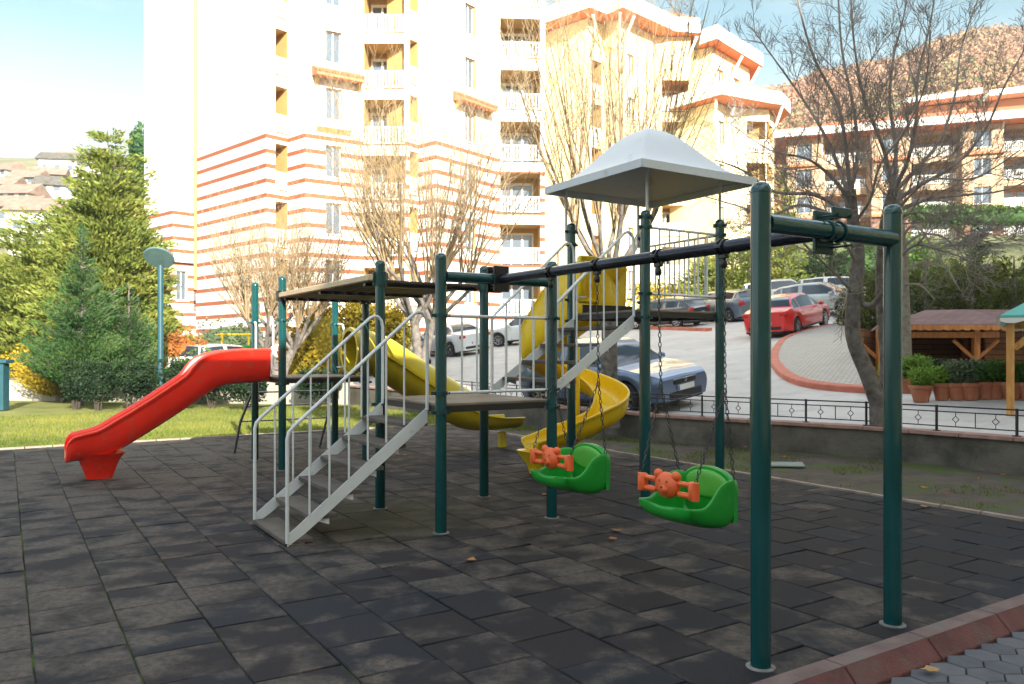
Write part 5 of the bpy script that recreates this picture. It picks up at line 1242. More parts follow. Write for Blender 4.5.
# grey twiggy tree behind
random.seed(5)
g5 = empty('bare_tree', at(906, 392, 17.5), 'thin grey bare tree with tangled drooping twigs in front of the wooden hut', 'tree'); tb = MB(); cb = MB(); Y0 = 17.5
limb([(906, 395, 0), (905, 340, 0), (903, 280, 0), (899, 215, 0), (898, 190, 0)], .15, .09, 10)
for lb in ([(898, 230, 0), (915, 205, 0), (940, 200, .2), (975, 215, .4)], [(900, 250, 0), (920, 235, -.3), (945, 238, -.5), (968, 262, -.6)], [(899, 220, 0), (905, 185, .2), (925, 165, .3), (950, 160, .4)], [(902, 270, 0), (925, 262, .3), (950, 270, .5)],
           [(898, 195, 0), (885, 165, 0), (875, 140, .2)], [(900, 240, 0), (915, 225, -.8), (935, 250, -1.2), (960, 290, -1.5)], [(902, 285, 0), (920, 285, -.5), (935, 300, -.6)]):
    P3 = limb(lb, .04, .012, 6, cb); sub_branch(cb, P3, .02, 2, .9, .75, -.05, (8, 12), 3, .1)
tb.build('trunk', M['bark_pale'], g5, smooth=60); cb.build('crown', M['bark_pale'], g5, smooth=0)
# conifers
def conifer(name, base, H, Rr, n, ls, leafm, label, droop=-.1, clump=7, trunk=.18, power=.85, seed=3, jag=.3, group=None, low=.08, spread=.10, asp=.28):
    random.seed(seed); root = empty(name, base, label, 'tree', group); b = Vector(base); tb = MB(); cb = MB()
    tb.tube([b - ZZ * .2, b + ZZ * H * .5, b + ZZ * H * .93], [trunk, trunk * .6, .015], 8); 
    for i in range(n):
        t = low + (1 - low) * (1 - sqrt(1 - R() * .995)) ; a = rr(0, 2 * pi)
        Rm = Rr * ((1 - t) ** power) * (1 + jag * mnoise.noise(Vector((cos(a) * 1.5, sin(a) * 1.5, t * 6 + seed)))) * rr(.75, 1.08) + .05
        dirn = Vector((cos(a), sin(a), 0)); p0 = b + ZZ * (H * t); tipz = droop * Rm + Rm * .25
        polytube(tb, [p0, p0 + dirn * Rm * .5 + ZZ * tipz * .3, p0 + dirn * Rm * .92 + ZZ * tipz], max(.012, trunk * .14 * (1 - t)), .006, 3)
        steps = max(2, int(Rm / (ls * .8)))
        for s_ in range(steps):
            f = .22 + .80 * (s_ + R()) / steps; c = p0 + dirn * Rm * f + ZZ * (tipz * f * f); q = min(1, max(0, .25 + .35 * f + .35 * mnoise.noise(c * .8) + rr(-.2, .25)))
            for k in range(clump):
                side = Vector((-dirn.y, dirn.x, 0)) * rr(-1, 1) * Rm * spread * 2.2
                o = Vector((rr(-1, 1), rr(-1, 1), rr(-.7, .7))) * ls * .55
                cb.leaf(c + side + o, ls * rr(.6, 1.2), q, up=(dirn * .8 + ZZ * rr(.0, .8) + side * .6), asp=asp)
    tb.build('trunk', M['bark'], root); cb.build('crown', M[leafm], root, smooth=0); return root
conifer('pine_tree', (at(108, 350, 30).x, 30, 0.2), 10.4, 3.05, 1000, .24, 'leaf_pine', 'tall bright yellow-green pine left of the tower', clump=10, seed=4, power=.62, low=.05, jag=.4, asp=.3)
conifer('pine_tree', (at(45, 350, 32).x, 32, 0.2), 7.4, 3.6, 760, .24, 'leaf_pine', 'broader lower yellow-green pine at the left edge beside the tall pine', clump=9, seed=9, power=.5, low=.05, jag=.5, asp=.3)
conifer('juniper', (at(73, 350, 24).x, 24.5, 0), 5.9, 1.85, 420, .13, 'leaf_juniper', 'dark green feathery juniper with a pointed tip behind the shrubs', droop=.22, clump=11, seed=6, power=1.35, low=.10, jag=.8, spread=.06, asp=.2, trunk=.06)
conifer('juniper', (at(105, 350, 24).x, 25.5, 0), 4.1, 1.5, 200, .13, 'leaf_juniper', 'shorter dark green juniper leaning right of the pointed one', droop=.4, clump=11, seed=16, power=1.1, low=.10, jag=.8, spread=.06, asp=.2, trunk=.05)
conifer('juniper', (at(14, 350, 24).x, 26.5, 0), 2.3, 1.6, 120, .15, 'leaf_yellow', 'low golden conifer at the left edge of the photo', droop=.3, clump=8, seed=18, power=.6)
conifer('spruce_tree', (at(785, 350, 44).x, 44, 3), 9.6, 1.5, 260, .28, 'leaf_pine', 'narrow pale green spruce before the yellow block', clump=7, seed=8, power=.7, low=.05)
conifer('pine_tree', (at(765, 350, 40).x, 46, 3.2), 5.0, 3.6, 260, .28, 'leaf_pine', 'sunlit spreading pine above the white parked cars', clump=7, seed=10, power=.4, low=.2)
conifer('pine_tree', (at(830, 350, 44).x, 45, 3.2), 4.6, 3.2, 240, .26, 'leaf_dark', 'dark pine behind the forked trunk and red car', clump=8, seed=12, power=.5, low=.1)
conifer('spruce_tree', (at(975, 350, 40).x, 40, 1.5), 7.3, 1.9, 240, .24, 'leaf_dark', 'dark conical spruce standing above the cypress row', clump=8, seed=14, power=.8)
for k, (px, Y, h_, wd) in enumerate(((878, 27, 4.6, .9), (903, 28, 4.2, 1.0), (925, 26, 4.3, 1.0), (948, 27, 3.9, 1.0), (970, 26, 4.4, 1.0), (993, 27, 4.0, 1.0), (1014, 26, 4.3, 1.0), (1036, 27, 4.0, 1.0), (860, 29, 3.2, .8))):
    lab = ['first from the left, beside the forked trunk', 'second from the left', 'third from the left', 'fourth from the left', 'fifth from the left', 'sixth from the left', 'seventh from the left', 'outermost at the picture edge', 'lowest, behind the forked trunk'][k]
    conifer('cypress', (at(px, 350, Y).x, Y, zs(at(px, 350, Y).x, Y) - .1), h_, wd, 150, .15, 'leaf_cypress', 'yellow-green cypress in the row behind the hut, ' + lab, droop=.9, clump=8, seed=30 + k, power=.35, group='cypress row behind the hut', low=.02, jag=.35)
# leafy shrubs
def shrub(name, c, rx, ry, rz, n, ls, leafm, label, group=None, stems=True, ground=0.0, flat=False, cat='shrub', lobes=5, seed=None):
    if seed: random.seed(seed)
    root = empty(name, (c[0], c[1], ground), label, cat, group); cb = MB(); c = Vector(c)
    blobs = [(c, 1.0)] + [(c + Vector((rr(-.55, .55) * rx, rr(-.55, .55) * ry, rr(-.3, .45) * rz)), rr(.45, .65)) for _ in range(lobes)]
    for i in range(n):
        o, s_ = random.choice(blobs); d = Vector((random.gauss(0, 1), random.gauss(0, 1), random.gauss(0, 1))).normalized(); f = rr(.62, 1.04) ** .6
        if flat: d = Vector((max(-1, min(1, d.x * 1.5)), max(-1, min(1, d.y * 1.5)), max(-1, min(1, d.z * 1.5)))) * .82
        p = o + Vector((d.x * rx, d.y * ry, d.z * rz)) * s_ * f
        if p.z < ground + .04: continue
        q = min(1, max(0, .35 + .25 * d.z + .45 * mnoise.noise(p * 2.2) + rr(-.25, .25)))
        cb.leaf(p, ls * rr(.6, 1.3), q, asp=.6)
    # twiggy inner mass so the shrub is not see-through
    for o, s_ in blobs:
        q = [o + Vector((v_.x * rx, v_.y * ry, v_.z * rz)) * s_ * .58 for v_ in IV2]
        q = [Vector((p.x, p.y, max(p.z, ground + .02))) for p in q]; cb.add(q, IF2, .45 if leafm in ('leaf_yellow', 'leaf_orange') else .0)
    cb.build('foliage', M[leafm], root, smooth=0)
    if stems:
        sb = MB()
        for k in range(6):
            a = 2 * pi * k / 6 + R(); polytube(sb, [Vector((c.x + cos(a) * .06, c.y + sin(a) * .06, ground - .05)), c + Vector((cos(a) * rx * .4, sin(a) * ry * .4, -rz * .2))], .025, .012, 5)
        sb.build('stem', M['stem_dark'], root)
    return root
hd = [(76, 355.5, 22.9, .42, 'clipped dark shrub at the left end of the row by the cream wall'), (98, 359, 22.5, .42, 'second shrub of the row with a dark bare stem'), (131, 357, 22.6, .72, 'widest clipped shrub of the row under the juniper'), (176, 355, 22.8, .62, 'shrub of the row beneath the disc-topped teal post'),
      (212, 358, 23.2, .62, 'shrub of the row directly behind the upper red slide'), (248, 366, 22.4, .55, 'dark shrub of the row between red slide and ladder'), (318, 366, 24.0, .70, 'rounded grey-green shrub seen between the low deck posts')]
for k, (px, py, Y, rx, lab) in enumerate(hd):
    topz = at(px, py, Y).z; x = at(px, 350, Y).x; zc = .16 + (topz - .16) / 2
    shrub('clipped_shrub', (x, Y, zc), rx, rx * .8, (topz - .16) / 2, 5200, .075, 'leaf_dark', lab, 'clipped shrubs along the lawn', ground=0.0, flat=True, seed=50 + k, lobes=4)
shrub('green_shrub', (at(205, 350, 25.5).x, 25.5, 1.0), 1.2, .7, .85, 2200, .12, 'leaf_green', 'bright leafy shrub tops showing above the dark clipped row', ground=.2, seed=70)
shrub('yellow_hedge', (at(326, 350, 30).x, 30, 1.75), 1.65, 1.2, 2.15, 9500, .17, 'leaf_yellow', 'large rounded golden hedge left half, behind the low deck', 'golden hedges', ground=.2, seed=71, stems=False)
shrub('yellow_hedge', (at(378, 350, 30.5).x, 30.5, 1.7), 1.6, 1.2, 2.1, 9000, .17, 'leaf_yellow', 'large rounded golden hedge right half, beside the yellow tube mouth', 'golden hedges', ground=.2, seed=72, stems=False)
shrub('orange_bush', (at(186, 350, 28.8).x, 28.8, 1.35), .85, .8, 1.3, 2600, .12, 'leaf_orange', 'rusty orange rounded bush right of the disc-topped post', ground=.2, seed=73)
shrub('brown_bush', (at(153, 350, 28.8).x, 28.8, 1.0), .6, .7, 1.05, 1800, .12, 'leaf_yellow', 'olive brown rounded bush left of the disc-topped post', ground=.2, seed=74)
shrub('green_bush', (at(225, 350, 38).x, 38, 2.0), 2.2, 1, 1.4, 3000, .16, 'leaf_grey', 'pale grey-green bush at the foot of the tower', ground=.3, seed=75)
shrub('green_bush', (at(130, 350, 34).x, 35, 2.6), 2.0, 1, 1.9, 3000, .16, 'leaf_grey', 'tall pale blue-green bush between pine and tower wing', ground=.3, seed=76)
shrub('golden_bush', (at(14, 350, 28).x, 28.5, .9), 1.1, .8, 1.0, 2200, .12, 'leaf_yellow', 'golden bush behind the low cream wall at the left edge', ground=.2, seed=77)
shrub('green_bush', (at(55, 350, 28).x, 27.8, .5), 2.3, .5, .75, 2600, .10, 'leaf_dark', 'low dark hedge right behind the cream wall', ground=.2, seed=78, stems=False, flat=True)
shrub('round_bush', W(-2.62, 7.55, .30), .42, .40, .42, 4200, .045, 'leaf_green', 'small dense green bush at the right edge by the pink coping', ground=0.0, seed=79)
shrub('green_hedge', (at(1000, 350, 64).x, 64, 12.3), 9, 1.2, 1.1, 5200, .30, 'leaf_green', 'bright green hedge line in front of the tan block', ground=9.0, seed=80, stems=False, flat=True, cat='hedge')
shrub('yellow_hedge', (at(690, 350, 47).x, 47, 4.6), 4.5, 1.2, 1.1, 4200, .2, 'leaf_yellow', 'golden hedge behind the dark parked hatchbacks', ground=3.0, seed=81, stems=False, flat=True, cat='hedge')
shrub('green_hedge', (at(625, 350, 44).x, 43.5, 3.3), 4.5, .9, .8, 4200, .18, 'leaf_dark', 'low dark hedge at the foot of the tower behind the parking kerb', ground=2.4, seed=82, stems=False, flat=True, cat='hedge')
shrub('bushy_tree', (at(905, 350, 48).x, 52, 7.0), 5, 2.5, 3.0, 5600, .28, 'leaf_green', 'green bushy tree mass below the tan block', ground=2.5, seed=83, cat='tree')
shrub('bushy_tree', (at(990, 350, 48).x, 50, 5.0), 6, 2.5, 2.6, 5200, .28, 'leaf_cypress', 'olive bushes on the slope right of the dark spruce', ground=2.0, seed=84, cat='tree')
mb = MB(); g_ = []
for i in range(14):
    t = i / 13; Y = 47 + 26 * t; g_.append([Vector((x_, Y, 3.2 + 9.0 * t ** 1.1 + .3 * mnoise.noise(Vector((x_ * .2, Y * .2, 0))))) for x_ in [20 + 3 * j for j in range(26)]])
mb.loft(g_, closed=False); struct(mb.build('embankment', mat('embankment_grass', (.09, .10, .045), .95, var=.4, scale=.3)))
# dark climbing-frame-like mass of the blue-leaved tree by the wing
shrub('blue_tree', (at(140, 350, 70).x + .2, 70, 18.3), 1.2, 1.2, 3.4, 1500, .5, 'leaf_juniper', 'dark bluish treetop peeking out left of the tower wing', ground=10, seed=85, cat='tree')

# ================================================================== SITE FURNITURE
def post_thing(name, px, Y, ztop, r_, m, label, cat):
    x = at(px, 350, Y).x; root = empty(name, (x, Y, 0), label, cat); a = MB(); a.lathe((x, Y, 0), [(r_ * 1.8, 0), (r_ * 1.8, .04), (r_, .06), (r_, ztop)], 14); a.build('pole', m, root); return root, x
lp, x = post_thing('disc_post', 160.5, 24, 4.25, .085, M['sheetgrey'], 'tall teal post topped by a tilted grey disc lamp', 'lamp')
m_ = MB(); m_.lathe(Vector((x, 23.9, 4.47)), [(.001, -.035), (.42, -.03), (.45, 0), (.42, .03), (.001, .05)], 28, axis=Vector((-.06, .62, .78))); m_.build('disc', M['disc'], lp)
sg, x = post_thing('road_sign', 142, 26.6, 2.05, .03, M['steel'], 'round road sign seen from its grey back', 'sign')
m_ = MB(); m_.lathe(Vector((x, 26.55, 1.72)), [(.001, -.012), (.31, -.012), (.31, .012), (.001, .012)], 28, axis=Vector((.1, -1, .0))); m_.build('disc', M['disc'], sg)
x = at(1, 350, 22.4).x; bp_ = empty('bollard', (x, 22.4, 0), 'squat teal bollard on the lawn at the left edge of the photo', 'bollard')
m_ = MB(); m_.bbox((x, 22.4, .66), (.15, 0, 0), (0, .15, 0), (0, 0, .66), .02); m_.build('body', M['sheetgrey'], bp_); m_ = MB(); m_.bbox((x, 22.4, 1.38), (.26, 0, 0), (0, .2, 0), (0, 0, .055), .02); m_.build('cap', M['sheetgrey'], bp_)
x = at(237, 350, 33).x; bn = lempty('waste_container', (x, 33, .35), 'green steel waste container with yellow lifting bars beyond the shrubs', 'container')
m_ = MB(); m_.prism([(-.62, -.5, .25), (.62, -.5, .25), (.78, -.6, 1.35), (-.78, -.6, 1.35)], (0, 1.2, 0)); m_.build('body', M['bin_green'], bn, bevel=.02)
m_ = MB(); m_.bbox((0, .0, 1.46), (.84, 0, 0), (0, .7, 0), (0, 0, .09), .03); m_.build('lid', M['bin_green'], bn)
for s_ in (-1, 1): m_ = MB(); m_.tube([(s_ * .55, -.2, 1.55), (s_ * .55, -.2, 2.05)], .05, 8); m_.build('lifting_bar', M['bin_yellow'], bn)
m_ = MB(); m_.tube([(-.75, -.2, 1.98), (.75, -.2, 1.98)], .05, 8); m_.build('top_bar', M['bin_yellow'], bn)
for (sx_, sy_) in ((-1, -1), (1, -1), (-1, 1), (1, 1)): m_ = MB(); m_.lathe((sx_ * .5, sy_ * .35 + .1, .1), [(.001, -.03), (.1, -.03), (.1, .03), (.001, .03)], 12, axis=Vector((1, 0, 0))); m_.build('wheel', M['tyre'], bn)
# pots with shrubs on the street
pots = [(921, 402, .23, 'g', 'wide terracotta pot with light shrub, largest and frontmost of the pot row'), (905, 391, .22, 'y', 'terracotta pot with bright green bush partly behind the tall post'), (918, 390, .22, 'y', 'terracotta pot tucked behind the largest pot'), (942, 400, .2, 'g', 'terracotta pot just right of the largest one'),
        (957, 400, .2, 'v', 'terracotta pot with lavender-grey shrub, third of the front row'), (971, 400, .21, 'v', 'terracotta pot under the widest grey-green shrub'), (985, 399, .2, 'd', 'terracotta pot just left of the honey coloured post'), (996, 398.5, .2, 'd', 'terracotta pot behind the honey coloured post'),
        (1012, 399, .22, 'd', 'terracotta pot just right of the honey coloured post'), (1029, 399, .22, 'd', 'terracotta pot cut by the right picture edge')]
for k, (px, py, r_, kind, lab) in enumerate(pots):
    r_ *= .86
    p = SP(px, py); p.z = zs(p.x, p.y); root = empty('plant_pot', p, lab, 'plant pot', 'terracotta pots in a row')
    m_ = MB(); m_.lathe(p, [(r_ * .62, 0), (r_ * .9, .23), (r_ * .98, .235), (r_ * 1.02, .245), (r_ * 1.02, .30), (r_ * .92, .30), (r_ * .9, .26), (.001, .26)], 24); m_.build('pot', M['terracotta'], root, smooth=40)
    random.seed(200 + k); lm = {'g': 'leaf_pot', 'y': 'leaf_pot', 'v': 'leaf_grey', 'd': 'leaf_green'}[kind]; cb = MB(); hh = {'g': .26, 'y': .36, 'v': .34, 'd': .30}[kind] * rr(.9, 1.15)
    for i in range(60):
        a = rr(0, 2 * pi); t = R() ** .5 * .6; d = Vector((cos(a) * t, sin(a) * t, 1)).normalized(); q, _ = curvy(p + ZZ * .3 + Vector((rr(-.1, .1), rr(-.1, .1), 0)), d, hh * rr(.7, 1.15), 4, .12, .03)
        polytube(cb, q, .006, .003, 3)
        for pt in q[1:]:
            for _ in range(7): cb.leaf(pt + Vector((rr(-1, 1), rr(-1, 1), rr(-1, 1))) * .07, rr(.04, .075), min(1, max(0, R() * .8 + .2 * (pt.z - p.z))), asp=.5)
    cb.a = cb.a if len(cb.a) == len(cb.f) else ([.4] * (len(cb.f)))
    cb.build('shrub', M[lm], root, smooth=0)
for k, (px, py, Y, r_, lab, lm) in enumerate(((903, 383, 16.2, .55, 'bright green rounded bush behind the leftmost pots', 'leaf_pot'), (927, 386, 16.5, .38, 'small clipped bush behind the largest pot', 'leaf_dark'), (942, 380, 17, .45, 'tallest dark clipped bush behind the pot row', 'leaf_dark'), (893, 378, 16.8, .4, 'leafy bush touching the tall green post', 'leaf_pot'))):
    p = at(px, py, Y); z0 = zs(p.x, p.y); shrub('round_bush', (p.x, p.y, z0 + .33), r_ * .85, r_ * .85, .36, 2200, .06, lm, lab, 'bushes behind the pots', ground=z0, seed=90 + k)
# brown-roofed wooden hut
zg = 0.82
hut = empty('wooden_hut', (12.5, 20, zg), 'open orange timber hut with brown shingle roof behind the potted plants', 'hut')
x0, x1, y0, y1 = 8.8, 17.2, 19.2, 24.2; ze, zt = 2.24, 2.80
m_ = MB(); r0 = [Vector((x0, y0, ze)), Vector((11.9, y0 - .1, ze)), Vector((12.3, y0 + .8, ze)), Vector((x1, y0 + .8, ze)), Vector((x1, y1, ze)), Vector((10.9, y1, ze))]
m_.loft([[p for p in r0], [p + ZZ * .07 for p in r0], [Vector((11.2, 21.7, zt - .05)), Vector((12.2, 21.6, zt)), Vector((12.6, 21.7, zt)), Vector((x1 - 1.4, 21.7, zt)), Vector((x1 - 1.4, 22.0, zt)), Vector((11.4, 22.0, zt))]], True, True)
hr_ = m_.build('roof', M['shingle'], hut, smooth=0)
def scallop(a, b, zt_, h, m__, parent, step=.22):
    a, b = Vector(a), Vector(b); L_ = (b - a).length; d = (b - a) / L_; n_ = int(L_ / step); top_ = []; low = []
    for i in range(n_ * 6 + 1):
        s_ = i / 6; top_.append(a + d * L_ * i / (n_ * 6) + ZZ * zt_); low.append(a + d * L_ * i / (n_ * 6) + ZZ * (zt_ - h - .035 * abs(sin(pi * s_))))
    q = MB(); nn = Vector((d.y, -d.x, 0)) * .02; q.loft([top_, [p + nn for p in top_], [p + nn for p in low], low], False); q.add([], []); q.build('scalloped_fascia', m__, parent, smooth=0)
scallop((x0, y0 - .03, 0), (11.9, y0 - .13, 0), ze + .06, .10, M['orange_wood'], hr_); scallop((12.3, y0 + .77, 0), (x1, y0 + .77, 0), ze + .06, .10, mat('weathered_wood', (.25, .17, .11)), hr_)
m_ = MB(); m_.box(x0 + .3, 11.9, y0 + .25, y0 + .33, ze - .24, ze - .1); m_.build('header_boards', M['orange_wood'], hut)
for (px_, yy) in ((9.0, y0 + .3), (11.35, y0 + .3), (14.4, y0 + 1.1), (11.2, y1 - .3), (13, 22.9), (16.9, y0 + 1.1)):
    m_ = MB(); m_.box(px_ - .07, px_ + .07, yy - .07, yy + .07, zg - .2, ze - .02); po = m_.build('post', M['orange_wood'], hut)
    if yy < 21:
        m_ = MB()
        for s_ in (-1, 1): m_.tube([(px_ + s_ * .05, yy, ze - .75), (px_ + s_ * .55, yy, ze - .3)], .045, 4)
        m_.build('brace', M['orange_wood'], po)
m_ = MB(); m_.box(10.8, x1 - .2, y1 - .5, y1 - .35, zg - .2, ze); m_.prism([(8.55, y0 + .4, zg - .2), (10.9, y1 - .4, zg - .2), (11.0, y1 - .4, zg - .2), (8.65, y0 + .4, zg - .2)], (0, 0, ze - zg + .18)); m_.build('back_wall', M['logs'], hut, smooth=0)
m_ = MB(); m_.box(12.7, x1 - .2, 21.4, 21.5, zg - .2, ze); m_.build('log_wall', M['logs'], hut, smooth=0)
m_ = MB(); m_.box(14.55, 15.2, 21.32, 21.38, 1.35, 2.0); b_ = m_.build('notice_board', M['plank_light'], hut)
for q in range(3): m_ = MB(); m_.box(14.62, 15.13, 21.305, 21.318, 1.42 + q * .19, 1.54 + q * .19); m_.build('shelf_board', M['yellow_wood'], b_)
m_ = MB(); m_.tube([(13.2, 20.6, ze - .02), (13.2, 20.6, ze - .2)], .01, 6); m_.lathe((13.2, 20.6, ze - .32), [(.09, 0), (.10, .04), (.05, .1), (.02, .13)], 14); m_.build('hanging_lamp', M['steel'], hut)
m_ = MB(); m_.prism([(12.9, 22.3, 2.58), (16.4, 22.3, 2.58), (16.4, 23.6, 2.62), (13.7, 23.6, 2.62)], (0, 0, .16)); gb = m_.build('flat_roof', M['turq'], hut)
# turquoise roofed gazebo at right edge
gaz = lempty('gazebo', (7.62, 12.45, .66), 'honey coloured timber gazebo with turquoise roof at the right picture edge', 'gazebo', rz=radians(-32))
ez = 1.53; hx = 3.4; c4 = [Vector((0, 0, ez)), Vector((hx, 0, ez)), Vector((hx, hx, ez)), Vector((0, hx, ez))]
m_ = MB(); m_.loft([c4, [p + ZZ * .05 for p in c4], [Vector((hx / 2, hx / 2, 2.65))] * 4], True, True); gr = m_.build('roof', M['turq'], gaz, smooth=0)
for a, b in zip(c4, c4[1:] + c4[:1]): scallop(a + (b - a).cross(ZZ).normalized() * .01 - ZZ * a.z, b + (b - a).cross(ZZ).normalized() * .01 - ZZ * b.z, ez + .01, .05, M['white_fascia'], gr, .3)
for sx_, sy_ in ((0, 0), (1, 0), (0, 1), (1, 1)):
    px_, yy = .14 + sx_ * (hx - .28), .14 + sy_ * (hx - .28); m_ = MB(); m_.box(px_ - .055, px_ + .055, yy - .055, yy + .055, -.3, ez); po = m_.build('post', M['yellow_wood'], gaz, bevel=.005)
    qx, qy = (1, -1)[sx_], (1, -1)[sy_]; m_ = MB(); m_.tube([(px_ + qx * .06, yy, ez - .46), (px_ + qx * .48, yy, ez - .05)], .05, 4); m_.tube([(px_, yy + qy * .06, ez - .46), (px_, yy + qy * .48, ez - .05)], .04, 4); m_.build('brace', M['yellow_wood'], po)
for yy in (.14, hx - .14): m_ = MB(); m_.box(.2, hx - .2, yy - .035, yy + .035, ez - .09, ez - .005); m_.build('header_beam', M['yellow_wood'], gaz)
# stones / planter mound near the wall behind the slide
p = at(548, 377, 20.5); rk = empty('rock_pile', (p.x, p.y, zs(p.x, p.y)), 'small pile of dark brown rocks on the street behind the spiral slide', 'rocks')
m_ = MB(); random.seed(77)
for k in range(9):
    c = Vector((p.x + rr(-.45, .45), p.y + rr(-.3, .3), zs(p.x, p.y) + rr(.05, .35))); s_ = rr(.13, .26); m_.add([c + v_ * s_ * rr(.8, 1.2) for v_ in IV2], IF2)
m_.build('rocks', M['stone'], rk)
p = W(1.05, 6.05, .045); m_ = MB(); m_.obox(p, (.33, -.03, 0), (.05, .19, 0), (0, 0, .012)); tag(m_.build('drain_cover', mat('grey_slab', (.22, .26, .24), .8), bevel=.004), 'pale grey slab cover lying on the soil strip', 'cover')
# fallen leaves: each one a thing of its own
random.seed(99)
lvs = [(391, 473), (617, 532), (470, 562), (612, 541), (545, 496), (404, 456), (925, 508), (922, 493), (783, 461), (945, 499), (1004, 480), (930, 663), (745, 451), (660, 440), (828, 453), (980, 484)]
LW = ['on the tiles under the stair deck', 'on the tiles between the two swings and camera', 'on the open tiles in the middle foreground', 'on the tiles just left of the swing post shadow', 'on the tiles left of the farther swing', 'on the tiles behind the stair deck post',
 'on the soil by the wall beyond the second post', 'on the soil edge nearest the second near post', 'on the soil beside the grey slab cover', 'on the soil midway between the near post and the right bush', 'on the soil close under the round bush', 'on the grey hexagon pavers past the kerb',
 'on the soil left of the tall near post', 'on the soil behind the nearest swing', 'on the moss at the foot of the forked tree', 'on the soil just below the right-hand end of the wall']
for k, (px, py) in enumerate(lvs):
    Y = 1354.9 / (py - 350); p = at(px, py, Y); p.z = .012; rel = Vector((p.x - QX, p.y - QY, 0)); vv = rel.dot(Vector((VX, VY, 0))); uu = rel.dot(Vector((UX, UY, 0)))
    if vv > 5.1: p.z = .06
    if uu < -3.9: p.z = -.045
    m_ = MB(); a = rr(0, 6.3); s_ = rr(.035, .055); pts = []
    for t in range(9):
        th = 2 * pi * t / 9; rad_ = s_ * (1 if t % 2 else .62); pts.append(p + Vector((cos(th + a) * rad_ * 1.2, sin(th + a) * rad_, .006 + .012 * abs(sin(th)))))
    m_.add(pts + [p + ZZ * .004], [(i, (i + 1) % 9, 9) for i in range(9)], R())
    where = 'on the soil strip by the wall' if vv > 5.1 else ('on the grey hexagon pavers' if uu < -3.9 else 'on the dark rubber tiles')
    tag(m_.build('fallen_leaf', M['leaf_dry'], smooth=0), 'small dry orange leaf ' + LW[k], 'leaf', 'fallen leaves')
